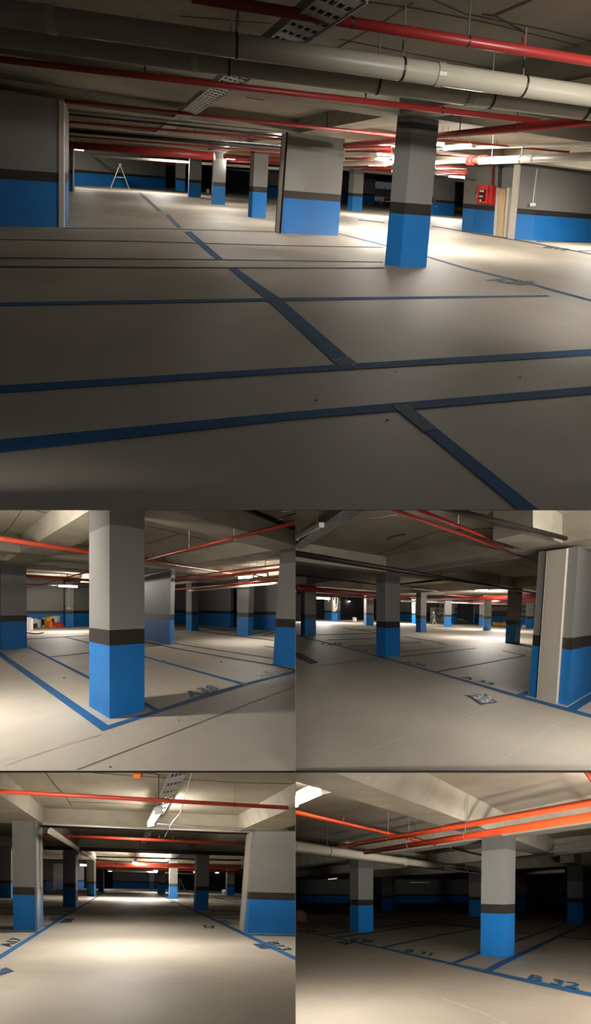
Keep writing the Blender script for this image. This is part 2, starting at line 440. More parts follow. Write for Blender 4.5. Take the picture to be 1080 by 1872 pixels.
# walls at the back and right
R.wall('wall_back', [(60,336),(138,339),(303,345.5)], lean=0)
R.wall('wall_back', [(302,338),(410,344),(520,351),(640,357)], lean=0, paint=False, mt='void')  # black sheet in place of an unlit opening
R.wall('wall_back', [(612,366),(640,368)], lean=0)
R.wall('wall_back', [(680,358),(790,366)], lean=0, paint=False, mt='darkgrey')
R.wall('wall_back', [(780,379),(880,386)], lean=0)
R.wall('wall_right', [(843.5,421.5),(864,424),(904,430)], lean=.055, cap=True)
R.wall('wall_right', [(904,428.5),(941,435.5)], lean=.07, cap=True)
R.wall('wall_right', [(940,437.5),(974,439.5)], lean=.095, cap=True)
R.wall('wall_right', [(974,439.5),(1120,444)], lean=.10, cap=True)
def panel(Rk, name, pts, H, mt, lean, th=.08, label=None, cat=None, h0=0.0, kind=None, parent=None):
    P = [Rk.at(*p) for p in pts]; e = P[1]-P[0]; nn = Vector((e.y,-e.x,0)).normalized()
    if nn.y > 0: nn = -nn
    o = nn*th
    b4 = [P[0]+Rk.up(h0,lean), P[1]+Rk.up(h0,lean), P[1]+o+Rk.up(h0,lean), P[0]+o+Rk.up(h0,lean)]
    ob = MB().hexa(b4, [p+Rk.up(H-h0, lean) for p in b4]).build(name, mt, parent)
    if label and ob: tag(ob, label, cat)
    if kind and ob: ob['kind'] = kind
    return ob
# wooden door standing open
d = empty('door_1', R.at(906,430)); d['kind'] = 'structure'
panel(R, 'door_frame', [(905.5,430),(910.5,431)], 2.3, 'white', .06, .12, parent=d)
panel(R, 'door_leaf', [(910,431),(920,433)], 2.25, 'wood', .06, .06, parent=d)
panel(R, 'door_frame', [(920,433),(923.5,434)], 2.3, 'white', .07, .12, parent=d)
x = empty('wall_post', R.at(930,436)); tag(x, 'pale vertical metal cover between the wooden door and the socket wall '+V, 'cover strip')
panel(R, 'cover', [(930,437),(940,438.5)], 3.3, 'strip', .09, .1, parent=x)
# far pale doorway post
tag(panel(R, 'pale_door_panel', [(295,345),(301.5,345.3)], 2.1, 'wood', .0, .1), 'narrow pale door panel at the end of the far blue wall '+V, 'door panel')
# fire hose cabinet
e0 = R.at(868,424); e1 = R.at(904,430)
W = (e1-e0); nn = Vector((W.y,-W.x,0)).normalized(); nn = -nn if nn.y > 0 else nn
p0 = e0+W*.12
cab = empty('fire_hose_cabinet', p0+R.up(HK,.055)); tag(cab, 'red fire hose cabinet on the wall left of the wooden door '+V, 'fire cabinet')
def onwall(u, h, out=0): return e0+W*u+R.up(h,.055)+nn*out
def wbox(u0,u1,h0,h1,o0,o1): 
    return [onwall(u0,h0,o0),onwall(u1,h0,o0),onwall(u1,h0,o1),onwall(u0,h0,o1)],[onwall(u0,h1,o0),onwall(u1,h1,o0),onwall(u1,h1,o1),onwall(u0,h1,o1)]
MB().hexa(*wbox(.25,.98,HK+.03,2.36,0,.28)).build('cabinet_body','cabinet',cab)
dr = MB().hexa(*wbox(.24,.80,HK+.06,2.33,.28,.31)).build('door','cabinet',cab)
MB().hexa(*wbox(.36,.68,HK+.14,2.12,.31,.32)).build('glass_panel','cabdark',dr)
MB().hexa(*wbox(.40,.62,1.99,2.08,.32,.335)).build('label_plate','white',dr)
MB().hexa(*wbox(.40,.57,1.74,1.81,.32,.335)).build('label_plate','white',dr)
MB().hexa(*wbox(.43,.50,1.52,1.62,.32,.335)).build('label_plate','white',dr)
MB().hexa(*wbox(.26,.29,1.72,1.80,.31,.34)).build('handle','white',dr)
MB().cyl(onwall(.85,2.3,.15), onwall(.85,3.3,.15), .05, 10).build('riser_pipe','red',cab)
# socket with its conduit
s0_ = R.at(967,439); 
so = empty('wall_socket', s0_+R.up(1.5,.095)); tag(so, 'small white wall socket on the grey wall at the right '+V, 'socket')
c0 = R.at(968.5,365.2,1.62)
o1 = R.at(966,439.4)+Vector((0,-.06,-.03))
MB().box(o1+R.up(1.60,.095), .26, .06, .13).build('socket_box','white',so)
MB().cyl(o1+R.up(1.6,.095), o1+R.up(3.2,.11), .018, 8).build('conduit','white',so)
o2 = R.at(861,423)+Vector((0,-.05,-.03))
cd_ = MB().cyl(o2+R.up(1.55,.06), o2+R.up(3.2,.06), .02, 8).box(o2+R.up(1.55,.06), .07,.05,.12).build('wall_conduit','darkmetal'); tag(cd_, 'thin dark conduit on the wall left of the red cabinet '+V, 'conduit')
# extinguisher-like dark hose behind the lone column
h0 = R.at(789,402)
tag(MB().tube([h0+Vector((0,0,1.55)), h0+Vector((.12,0,1.5)), h0+Vector((.28,0,1.1)), h0+Vector((.3,0,.95))], .07, 8).build('hanging_hose','darkmetal'), 'dark curved hose showing behind the lone column '+V, 'hose')
# yellow barrier far right
def bagpile(Rk, pts, h, mt, name, label, cat, n=5):
    a = Rk.at(*pts[0]); b = Rk.at(*pts[1]); mb = MB()
    for i in range(n):
        c = a+(b-a)*((i+.5)/n); wd = (b-a).length/n
        hh = h*random.uniform(.75,1.05)
        mb.hexa([c+Vector((-wd*.52,-.2,0)),c+Vector((wd*.52,-.2,0)),c+Vector((wd*.45,.25,0)),c+Vector((-wd*.45,.25,0))],
                [c+Vector((-wd*.36,-.12,hh)),c+Vector((wd*.4,-.1,hh*.93)),c+Vector((wd*.34,.15,hh)),c+Vector((-wd*.4,.15,hh*.9))])
    return tag(mb.build(name, mt), label, cat)
bagpile(R, ((831,385),(847,386)), .55, 'yellow', 'barrier', 'low yellow barrier on the floor right of the wide far pier '+V, 'barrier', 3)
# folding step ladder
def ladder(Rk, L, Rr, apex, label, h, mt='rail', r=.05, wdt=.45):
    a = Rk.at(*L); b = Rk.at(*Rr); t = Rk.at(*L)+(b-a)*apex+Vector((0,0,h))
    root = empty('step_ladder', a); tag(root, label, 'ladder')
    dv = Vector((0,wdt,wdt*Rk.s0))
    fr = MB().cyl(a, t, r, 8).cyl(a+dv*1, t+dv*.7, r, 8)
    for k in range(1, 8): 
        u = k/8; fr.cyl(a.lerp(t,u), (a+dv).lerp(t+dv*.7,u), r*.7, 6)
    fr.build('climbing_frame', mt, root)
    MB().cyl(b, t, r, 8).cyl(b+dv*1, t+dv*.7, r, 8).cyl(b.lerp(t,.3),(b+dv).lerp(t+dv*.7,.3), r*.7,6).build('support_frame', mt, root)
    MB().cyl(a.lerp(t,.5), b.lerp(t,.5), r*.6, 6).build('spreader_bar', mt, root)
    MB().box(t+dv*.35, .25, wdt, .06).build('top_cap', mt, root)
    return root
ladder(R, (200,347.5), (237,349), .5, 'tall aluminium A-frame step ladder on the floor before the far blue wall '+V, 2.15, 'rail', .022, .12)
bk = R.at(380,353)
tag(MB().cyl(bk, bk+Vector((0,0,.32)), .16, 16, 0, .2).build('bucket','white'), 'small white bucket on the floor between the far columns '+V, 'bucket')
# cluttered rack by the far doorway
rk = R.at(704,374)
mb = MB()
for i in range(14):
    p = rk+Vector((random.uniform(0,1.6), random.uniform(0,.6), random.uniform(1.0,2.4))); mb.box(p, random.uniform(.15,.5), .2, random.uniform(.1,.35))
for i in range(3): mb.box(rk+Vector((.8,.3,.9+i*.6)), 1.9, .6, .04)
for i in (0,1.6): mb.cyl(rk+Vector((i,0,0)), rk+Vector((i,0,2.5)), .04, 6)
tag(mb.build('storage_rack','strip'), 'blurred cluttered rack beside the far doorway '+V, 'rack')
st = R.at(693,375)
mb = MB().box(st+Vector((0,0,.5)), .5,.4,.05)
for dx in (-.2,.2):
    for dy in (-.15,.15): mb.cyl(st+Vector((dx*1.3,dy,0)), st+Vector((dx,dy,.5)), .03, 6)
tag(mb.build('stool','white'), 'small pale stool standing near the cluttered rack '+V, 'stool')

# beams
for (c, wd), bk, fw in ((cA, 8, 11), ):
    R.beam(c, R.d1, .75, bk, fw)
R.beam(cA[0], R.d2, .8, 26, 14)
R.beam(cB[0], R.d1, .9, 3, 30)
R.beam(cB[0], R.d2, .8, 22, 14)
R.beam(cC[0], R.d2, .8, 22, 20)
R.beam(cD[0], R.d2, .8, 22, 30)
R.beam(cE[0], R.d2, .8, 22, 30)
R.beam(cA[0]+R.d2*8.5, R.d1, .75, 8, 20)
for pts, w_ in (([(640,0),(760,16),(890,42),(1090,92)],1.6),([(620,72),(760,100),(900,125)],1.2),([(755,5),(700,40),(600,98)],2.4),([(905,28),(960,5),(1000,-15)],4),
                ([(880,26),(905,30),(960,60)],3),([(790,0),(850,26),(1000,56),(1090,78)],1.6),([(450,178),(480,183),(505,178),(520,180)],2.2),([(330,30),(480,42),(560,52)],1.2)):
    R.joint(pts, w_)
# tray
R.tray(((640,-12),(286,249)), 3.28, 74, 'perforated galvanised cable tray crossing the ceiling diagonally '+V, 70)
# pipes
gp = 'red sprinkler pipes of the top view'
R.pipe((350,-6),(1110,117),15,16,3.3,'red','uppermost dark red pipe crossing the top right '+V,rods=(.34,.62),heads=(.765,),group=gp)
R.pipe((-40,17),(1110,180),41,28,3.02,'pvc','upper of the two big grey plastic drain pipes '+V,cat='pipe',name='drain_pipe',rods=(.345,.61,.83),joints=(.09,.675),group='big grey drain pipes')
R.pipe((-40,60),(1110,208),36,24,2.98,'pvc','lower of the two big grey plastic drain pipes '+V,cat='pipe',name='drain_pipe',rods=(.02,.34,.575,.775,.955),joints=(.29,.735),group='big grey drain pipes')
R.pipe((-40,104),(985,222),13,7,3.15,'red','long dark red pipe just under the big grey pipes '+V,heads=(.26,.65,.8),rods=(.8,),group=gp)
R.pipe((118,184),(722,248),5,6,3.25,'red','thin red pipe passing left of the lone column '+V,heads=(.4,.72,.9),group=gp)
R.pipe((630,266),(1110,217),8,15,3.05,'red','thick red main running diagonally behind the lone column to the right edge '+V,rods=(.45,.62,.8),group=gp)
R.pipe((118,201),(522,243),4,4,3.2,'galv','thin silver conduit above the opening '+V,name='conduit',cat='conduit')
R.pipe((118,208),(522,250),3,3,3.2,'darkmetal','thin black conduit just under the silver one '+V,name='conduit',cat='conduit')
R.pipe((118,222),(515,255),4,4,3.1,'red','dim red pipe under the two conduits '+V,heads=(.2,.6),group=gp)
R.pipe((118,238),(515,272),7,6,3.02,'darkmetal','black steel pipe above the bright red mains '+V,name='steel_pipe')
R.pipe((118,233),(515,266),2,2,3.08,'galv','thin pale conduit on top of the black steel pipe '+V,name='conduit',cat='conduit')
R.pipe((118,248),(515,279),3,3,3.0,'red','slim red pipe between the black pipe and the red main '+V,heads=(.15,.4),group=gp)
R.pipe((118,264),(392,286),14,11,2.9,'red','thickest bright red main left of the centre '+V,group=gp)
R.pipe((410,286),(515,292),7,7,2.9,'red','red main continuing behind the centre columns '+V,group=gp)
R.pipe((410,294),(515,300),3,3,2.85,'red','slim red pipe behind the centre columns '+V,group=gp)
R.pipe((136,282),(520,309),4,4,2.8,'white','pale pipe running along the top of the far wall '+V,name='drain_pipe')
R.pipe((136,290),(340,302),2,2,2.75,'red','thin red pipe near the top of the far wall '+V,group=gp)
for i, (y0, y1, w_, m_, nm) in enumerate(((264,273,4,'red','topmost'),(270,268,3,'orange','second'),(277,277,4,'red','third'),(283,287,3,'white','pale fourth'),(290,292,4,'red','fifth'),(305,307,5,'red','lowest'))):
    R.pipe((632,y0),(716,y1),w_,w_,2.95-.02*i,m_,nm+' pipe of the bundle between the widest and the lone column '+V,group=gp if m_ != 'white' else None)
R.pipe((628,299),(716,297),8,8,2.85,'white','fat white pipe seen through the gap left of the lone column '+V,name='drain_pipe')
R.pipe((660,309),(716,313),4,4,2.8,'red','small red pipe below the fat white pipe '+V,group=gp)
R.pipe((797,255),(1040,278),3,4,3.1,'red','thin red branch sloping down right of the lone column '+V,heads=(.2,.45),group=gp)
R.pipe((797,297),(868,293),6,8,2.8,'white','thin end of the long white pipe right of the lone column '+V,name='drain_pipe')
R.pipe((878,294),(1110,285),10,16,2.75,'white','long fat white pipe crossing in front of the red cabinet wall '+V,name='drain_pipe',rods=(.12,.4),joints=(.15,.5))
for i, (y0, y1, x1) in enumerate(((283,286,857),(304,307,853),(309,311,853),(314,315,853),(319,320,853))):
    R.pipe((797,y0),(x1,y1),3,3,2.8,'red','red far pipe number '+['one','two','three','four','five'][i]+' counted downwards beside the lone column '+V,group=gp)
R.pipe((797,272),(1110,262),4,6,3.1,'white','pale conduit just above the hanging lamp right of the lone column '+V,name='conduit',cat='conduit')
R.pipe((878,264),(960,272),2,2,3.15,'darkmetal','black cable run above the white pipe '+V,name='conduit',cat='conduit')
# red flanged valve
va = R.at(858,293.5,2.78); vb = R.at(886,292.5,2.78); vr = 4.5*va.y/F
vd = (vb-va).normalized()
root = empty('pipe_valve', va); tag(root, 'red flanged valve joining the white pipe above the red cabinet '+V, 'valve')
MB().cyl(va, vb, vr, 14).build('valve_body','red',root)
for q_ in (va, va.lerp(vb,.25), va.lerp(vb,.75), vb): MB().cyl(q_-vd*.05, q_+vd*.05, vr*1.6, 14).build('flange','red',root)
# lamps
R.lamp((812,272),(866,267),9,550,'glowing batten hanging above the red cabinet '+V,h=3.05)
R.lamp((797,265),(812,266),6,150,'small end of a glowing batten touching the lone column '+V,h=3.1)
R.lamp((683,286),(720,293),15,260,'brightest glowing batten in the gap left of the lone column '+V,h=2.9)
R.lamp((135,272),(152,274),5,260,'small far batten above the far left column '+V,h=2.95)
R.lamp((400,289),(430,291),3,260,'far batten glowing between two far columns '+V,h=2.95)
# fill lamps added beyond the frame and between the beams
R.lamp((11.9,18.3,3.2),(13.1,18.3,3.2),.14,190,'added fill lamp over the aisle right of the top view frame',h=None,hang=False)
R.lamp((-1.5,17.5,3.65),(-.5,17.5,3.65),.14,70,'added fill lamp behind the beam of the widest column '+V,h=None,hang=False)
R.lamp((-4.5,25,3.6),(-3.3,25,3.6),.14,130,'added fill lamp over the middle bays '+V,h=None,hang=False)
R.lamp((-12.0,40,3.6),(-10.8,40,3.6),.14,210,'added fill lamp over the bays before the far wall '+V,h=None,hang=False)
R.lamp((4.4,31,3.25),(5.6,31,3.25),.14,220,'added fill lamp over the far bays behind the lone column '+V,h=None,hang=False)
R.lamp((11.0,36,3.2),(12.2,36,3.2),.14,300,'added fill lamp over the far right aisle '+V,h=None,hang=False)
R.lamp((5.4,20.5,3.2),(5.5,21.7,3.2),.14,60,'added fill lamp behind the lone column facing the cabinet wall '+V,h=None,hang=False)
R.lamp((7.6,5.5,2.8),(7.6,6.7,2.8),.14,18,'added fill lamp near the right edge outside the top view frame',h=None,hang=False)

# ================================================================ MIDDLE LEFT DECK
CLIP[:] = [X_LEFT, TOPZ, ABOVE]
R = Deck(1.775, 1108.7, 0, 0, 3.5, 4.05, 'midleft')
R.axes(-125, 922)
V = 'in middle left view'
R.floor = R.slab('floor', -45, 0, 4.5, 75, 0, .15, 'floor')
R.ceil = R.slab('ceiling', -45, 0, 5, 75, R.hs, -.15, 'ceiling')
R.poly('bay_line', [(-20,1176.5),(0,1191),(198,1326),(187,1336.5),(0,1200.5),(-20,1186)], 'line')
R.poly('bay_line', [(193,1327),(290,1297),(377,1268),(452,1247.5),(539.9,1225.5),(539.9,1229.5),(452,1252),(377,1275),(290,1302),(187,1336.5)], 'line')
R.poly('bay_line', [(50,1183.5),(54,1182.5),(163,1236.5),(163,1242)], 'line')
R.poly('bay_line', [(262,1285),(266,1283.5),(291,1297),(280,1301)], 'line')
R.stroke([(262,1200),(360,1227),(440,1249)], 2.6, 4.2, 'line')
R.stroke([(440,1248.5),(452,1251)], 4, 4, 'lineworn', h=.009)
R.stroke([(88,1201.5),(165,1193)], 1.5, 1.7, 'line')
R.stroke([(118,1164),(165,1176)], 1.6, 2, 'linedark')
R.stroke([(50,1168.3),(103,1165),(165,1161.5)], 1.3, 1.2, 'linedark')
R.stroke([(262,1172.5),(317,1184.5),(420,1203),(500,1216)], 1.6, 2.4, 'linedark')
R.stroke([(318,1176),(400,1189),(501,1204)], 1.3, 1.8, 'linedark')
R.stroke([(262,1182.8),(296,1179.5)], 1.3, 1.2, 'linedark')
R.stroke([(360,1153.5),(430,1162),(502,1171)], 1.3, 1.6, 'linedark')
R.stroke([(483,1181),(503,1184)], 1.3, 1.3, 'linedark')
R.stroke([(366,1146),(420,1152)], 1.2, 1.2, 'linedark')
R.stroke([(460,1159),(503,1151.5)], 1.1, 1.1, 'linedark')
R.stroke([(480,1163),(503,1156)], 1.1, 1.1, 'linedark')
R.stroke([(320,1152),(345,1149)], 1.1, 1.1, 'linedark')
R.stroke([(498,1214.5),(520,1220),(539.9,1225)], 2.2, 2.4, 'linedark')
R.stroke([(140,1407),(240,1369),(380,1315),(460,1284),(539.9,1255)], 1.3, .9, 'joint', 'floor_joint')
R.stroke([(10,1398),(90,1371),(190,1341)], 1.3, 1.0, 'scratch', 'floor_scratch')
for x, y, r in ((117,1239,1.8),(327,1316.5,1.3),(202,1402,2.2),(300,1207,1.3),(405,1210,1.6)):
    R.poly('floor_spot', [(x+r*1.4*math.cos(a*.785), y+r*.7*math.sin(a*.785)) for a in range(8)], 'brown')
R.text('A38', (352,1276.5), (403,1261), (336,1266), 'stencil', spacing=1.15)
R.text('A36', (480,1238.5), (514,1230), (466,1231.5), 'stencil')
gc = 'blue banded square columns of the middle left view'
cA = R.column((163,1291), (200,1314), (264,1300), 'largest near column cut by the top edge '+V, lean=0, group=gc, H=3.5, strips=())
cB = R.column((-8,1183), (3,1189), (49.5,1184.5), 'near left column cut by the frame edge '+V, lean=-.01, group=gc)
cC = R.column((236,1162), (310,1178.7), (317.5,1177.5), 'wide wall-like column directly behind the largest near column '+V, lean=.02, group=gc)
cD = R.column((340,1152.8), (350,1153.2), (362.5,1152), 'small far column with one bright and one dark face '+V, lean=0, group=gc)
cE = R.column((432.5,1161.5), (452.5,1163), (462,1161.5), 'pale far column under the pair of glowing lamps '+V, lean=.03, group=gc)
cF = R.column((498.6,1214), (545,1221.5), (575,1212), 'tall dark blue column at the right edge '+V, lean=.066, group=gc)
cG = R.column((115,1145.6), (119.7,1146.7), (134.7,1146.5), 'narrow pale pillar against the far wall under the left lamp '+V, lean=0, group=gc, cap=False, H=3.9)
# socket on the far pillar
sp = R.at(127,1146.8)+Vector((0,-.1,-.03))
sk = empty('wall_socket', sp+Vector((0,0,1.6))); tag(sk, 'white socket with its conduit on the narrow pale pillar '+V, 'socket')
MB().box(sp+Vector((0,0,1.68)), .3,.1,.12).build('socket_box','white',sk)
MB().cyl(sp+Vector((0,0,1.7)), sp+Vector((0,0,3.8)), .014, 8).build('conduit','white',sk)
R.wall('wall_back', [(-40,1148.5),(48,1147.3),(116,1145.8)], cap=False)
R.wall('wall_back', [(134,1145.8),(200,1142.5),(260,1141)], cap=False)
R.wall('wall_back', [(300,1139.5),(362,1141.5),(421,1148)], cap=False)
R.wall('wall_back', [(420,1143.5),(434,1145)], paint=False, mt='void')  # dark recess drawn as a black sheet
R.wall('wall_back', [(432,1148.5),(470,1151),(539.9,1156)], cap=False)
# clutter by the far wall
a = R.at(50,1147.5); b = R.at(57,1155)
tag(MB().box(R.at(52,1152)+Vector((0,0,.42)), .5,.4,.84).box(R.at(52,1152)+Vector((0,0,.88)), .3,.3,.1).build('cardboard_box','white'), 'white crate half hidden behind the near left column '+V, 'box')
p = R.at(64,1147.5)
tag(MB().cyl(p, p+Vector((0,0,.6)), .42, 16, 0, .46).cyl(p+Vector((0,0,.6)), p+Vector((0,0,.75)), .2, 12).box(p+Vector((.1,-.4,.25)),.5,.3,.4,1).build('paint_tub',['white','brown']), 'white tub with a dark lid near the far wall '+V, 'tub')
p = R.at(78,1146.6)
tag(MB().box(p+Vector((0,.2,.42)), .78,.5,.84).box(p+Vector((-.05,-.06,.35)),.4,.03,.3,1).box(p+Vector((.05,-.07,.6)),.2,.03,.2,1).build('paint_can',['white','darkmetal']), 'white boxy container with a dark print by the far wall '+V, 'container')
p = R.at(88.5,1146.8)
tag(MB().cyl(p+Vector((0,.2,0)), p+Vector((0,.2,.86)), .42, 18, 0, .36).build('paint_bucket','yellow'), 'yellow bucket next to the white container '+V, 'bucket')
p = R.at(92,1147.2)
tag(MB().cyl(p, p+Vector((0,0,.5)), .35, 12, 0, .22).build('material_bag','orangebag'), 'orange bag slumped before the yellow bucket '+V, 'bag')
p = R.at(98.5,1146.8)
tag(MB().box(p+Vector((0,.2,.45)), .62,.5,.9).box(p+Vector((-.05,-.07,.5)),.2,.03,.5,1).box(p+Vector((.15,-.08,.3)),.15,.03,.3,2).build('cement_bag',['white','darkmetal','redbag']), 'white printed bag between yellow bucket and red pile '+V, 'bag')
bagpile(R, ((103,1147.3),(115,1147)), .42, 'redbag', 'tarpaulin', 'low orange red heap at the foot of the ladder '+V, 'heap', 4)
ladder(R, (97.5,1145.3), (105,1145), .5, 'thin reddish step ladder leaning upright by the far wall '+V, 2.1, 'redbag', .035, .3)
tag(R.stroke([(52,1157),(70,1158.8),(79,1156.5)], 1.4, .8, 'darkmetal', 'cable', .03, parent=None), '', '') if False else None
pp = [R.at(x,y,.03) for x,y in ((50,1157),(60,1158.5),(70,1158.6),(79,1156.6))]
tag(MB().tube(pp, .05, 6).build('cable','darkmetal'), 'dark cable lying on the floor at the left '+V, 'cable')
# beams
R.beam(cB[0], R.d1, 1.15, 16, 1)
R.beam(cB[0], R.d2, 1.1, 3, 30)
R.beam(cC[0], R.d1, 1.1, 14, 12)
R.beam(cC[0], R.d2, 1.1, 14, 14)
R.beam(cF[0], R.d2, 1.3, 16, 2)
R.beam(cF[0], R.d1, 1.1, 2, 26)
R.beam(cE[0], R.d2, .9, 24, 6)
R.beam(cE[0], R.d1, .9, 16, 14)
for pts, w_ in (([(40,932),(20,962),(0,982)],1.5),([(60,932),(85,938)],1.5),([(268,962),(300,968),(380,988)],1.2),([(268,994),(330,975)],1.2),([(0,1007),(12,1007)],1.5),([(330,1026),(360,1010)],1)):
    R.joint(pts, w_)
gp = 'orange red sprinkler pipes of the middle left view'
R.pipe((-30,980),(440,1051),8,4.5,3.35,'orangered','red pipe crossing behind the largest column from the upper left '+V,rods=(.28,.83),group=gp)
R.pipe((262,1024),(560,951),4,9,3.3,'orangered','red pipe climbing to the upper right corner '+V,rods=(.42,.7),heads=(.1,),group=gp)
R.pipe((40,1052),(262,1068),5,5,3.25,'orangered','second red pipe lower at the left '+V,heads=(.3,),group=gp)
R.pipe((315,1063.5),(511,1041),4,5.5,3.1,'orangered','thicker of the two red pipes behind the glowing pair of lamps '+V,rods=(.25,),group=gp)
R.pipe((315,1057),(513,1032),2,3,3.3,'orangered','slim upper red pipe at the right '+V,heads=(.3,.65,.9),group=gp)
R.pipe((315,1078),(508,1061),3,4,2.95,'orangered','lowest red pipe above the far columns '+V,heads=(.3,),group=gp)
R.pipe((465,1051),(508,1059),3,3,3.0,'orangered','short red pipe right of the lamps '+V,group=gp)
R.pipe((345,1080),(508,1066),3,4,2.9,'white','pale pipe under the lowest red pipe '+V,name='drain_pipe')
R.pipe((52,1074),(165,1044),1.6,2.6,3.3,'red','thin pale red branch left of the largest column '+V,heads=(.35,.7),group=gp)
R.pipe((45,1068),(165,1073),1.6,1.6,3.25,'darkmetal','thin dark conduit above the far left lamp '+V,name='conduit',cat='conduit')
R.pipe((446,929),(560,975),9,9,3.6,'darkmetal','black steel channel across the upper right corner '+V,name='steel_channel',cat='channel')
R.pipe((504,951),(560,932),3,3,3.6,'darkmetal','thin black branch leaving the steel channel '+V,name='conduit',cat='conduit')
R.pipe((515,935),(560,928),3,3,3.9,'white','short white cable at the very top right '+V,name='conduit',cat='conduit')
R.lamp((105,1071),(141,1072.5),5,600,'long glowing batten above the far left wall '+V,h=3.2)
R.lamp((437,1056),(460,1055),7,300,'left of the two glowing battens '+V,h=3.3)
R.lamp((466,1052),(489,1051),7,300,'right of the two glowing battens '+V,h=3.3)
R.lamp((-3.3,9.2,3.6),(-3.6,10.2,3.6),.14,180,'added fill lamp hidden behind the largest near column '+V,h=None,hang=False)  # unseen fill lamps added to brighten this deck
R.lamp((-6.6,7.2,2.95),(-5.4,7.2,2.95),.14,210,'added fill lamp over the near aisle in front of the middle left view',h=None,hang=False)
R.lamp((-13.5,12,3.9),(-12.3,12,3.9),.14,60,'added fill lamp over the aisle left of the middle left frame',h=None,hang=False)

# ================================================================ MIDDLE RIGHT DECK
CLIP[:] = [X_RIGHT, TOPZ, ABOVE]
R = Deck(1.92, 1108.5, .024, .02, 3.35, 3.95, 'midright')
R.axes(1370, 350)
V = 'in middle right view'
R.floor = R.slab('floor', 0, 60, 4.5, 80, 0, .15, 'floor')
R.ceil = R.slab('ceiling', 0, 60, 5, 80, R.hs, -.15, 'ceiling')
R.poly('bay_line', [(540.1,1160.2),(627,1181.5),(701,1201),(800,1228.5),(942,1268.5),(1040,1294.5),(1240,1350),(1240,1358.5),(1038,1300),(942,1273.3),(800,1231.7),(701,1203.6),(627,1183.3),(540.1,1161.6)], 'line')
R.stroke([(795,1228.8),(880,1213.5),(960,1198.5)], 2.4, 1.6, 'linedark')
R.stroke([(918,1189.5),(960,1198.5)], 1.3, 1.3, 'linedark')
R.poly('bay_line', [(1034,1295),(1100,1256),(1100,1268),(1051.5,1300)], 'line')
R.poly('bay_line', [(943,1269.5),(963,1262.5),(966,1270),(959,1274)], 'line')
for a, b in (((733,1191),(812,1184)),((726,1201.5),(830,1190)),((636,1182),(690,1178.8)),((598,1170),(690,1167)),((625,1147.5),(690,1157)),((730,1175.8),(770,1173.8)),((738,1163.5),(812,1176)),((735,1200),(870,1185)),((580,1160.5),(690,1158)),((800,1176),(820,1180)),((640,1151),(690,1152))):
    R.stroke([a, b], 1.2, 1.3, 'linedark')
R.poly('bay_line', [(540.1,1193),(552,1195),(582.5,1211),(567.5,1214),(540.1,1201)], 'linedark')
R.stroke([(588,1410),(700,1362),(790,1327),(885,1294)], 1.6, 1.0, 'scratch', 'floor_joint')
R.stroke([(888,1409),(960,1360),(1048,1303)], 1.6, 1.2, 'scratch', 'floor_joint')
R.stroke([(540.1,1279.5),(620,1262),(690,1246)], 1.3, .9, 'scratch', 'floor_joint')
R.stroke([(540.1,1222),(690,1202)], 1.3, .9, 'scratch', 'floor_joint')
R.stroke([(742,1409),(750,1384)], 1.4, .8, 'scratch', 'floor_scratch')
R.stroke([(1022,1366),(1040,1345)], 1.1, .8, 'scratch', 'floor_scratch')
R.text('A 33', (841,1239), (896,1253), (850,1236), 'linedark')
R.text('A 34', (737,1211.3), (774,1219), (744,1208.5), 'linedark')
R.text('A 35', (648,1187.8), (671,1191.5), (652,1185.5), 'linedark')
R.text('A 36', (583,1177.6), (606,1180), (588,1175), 'linedark')
R.text('35', (606,1178.5), (624,1179.5), (608,1174.5), 'linedark')
R.poly('number_plate', [(853.5,1271),(886,1268.3),(909.5,1283.5),(880,1288)], 'linedark', .006, label='dark sprayed frame around a bay number')
R.poly('number_plate', [(858,1271.2),(884,1269.3),(905,1283),(880.5,1286)], 'plate', .009, label='blue sprayed rectangle')
R.text('33', (862.5,1276.5), (886,1287), (877,1266.8), 'halo', 'bay_number', .012, spacing=1.15)
R.stroke([(849,1270),(862,1276),(880,1290)], 1, 1, 'joint', 'floor_scratch')
gc = 'blue banded square columns of the middle right view'
Lb, Mb_, Rb = (966.5,1272), (1037,1290), (1100,1253)
cX = R.column(Lb, Mb_, Rb, 'massive near column with a vertical metal cover at the right edge '+V, lean=.069, group=gc, H=3.3, cap=False,
    strips=(('joint_cover', 0, .30, .77, 'strip', .05), ('cover_edge', 0, .27, .28, 'strip', .055), ('cover_edge', 0, .76, .772, 'strip', .055)))
cD = R.column((687.5,1198), (704,1201), (731,1198.8), 'dark blue near column left of the centre '+V, lean=.0, group=gc)
cE = R.column((549.5,1160.5), (557,1162), (577.5,1161), 'lit column closest to the left edge '+V, lean=-.0, group=gc)
cF = R.column((760,1155), (768.7,1155.8), (779,1155), 'mid-distance column just right of the dark near one '+V, lean=.01, group=gc)
cG = R.column((923.2,1175.5), (940.5,1177), (950,1176), 'dark two-toned column left of the massive one '+V, lean=.05, group=gc)
cH = R.column((811,1146), (813,1146.2), (824.5,1146.4), 'far column right behind the walking person '+V, lean=.02, group=gc)
R.column((823,1140.5), None, (829,1141), 'slim far pillar peeping out beside the one behind the walking person '+V, lean=.02, group=gc)
cI = R.column((882,1152), (884,1152.3), (897,1152.3), 'lit far column in front of the pale far wall '+V, lean=.03, group=gc)
R.column((875,1144.2), None, (886,1144.8), 'lit far pillar partly hidden by the one before the pale wall '+V, lean=.03, group=gc)
cJ = R.column((665,1142.5), (669.5,1143.7), (683,1143.7), 'far column left of the dark near one with a black void beside it '+V, lean=0, group=gc)
R.column((604.5,1135), (607,1135.6), (617,1136), 'far column draped with white cables '+V, lean=0, group=gc)
R.column((592.5,1133), None, (604,1134), 'shaded far pillar left of the one draped with cables '+V, lean=0, group=gc)
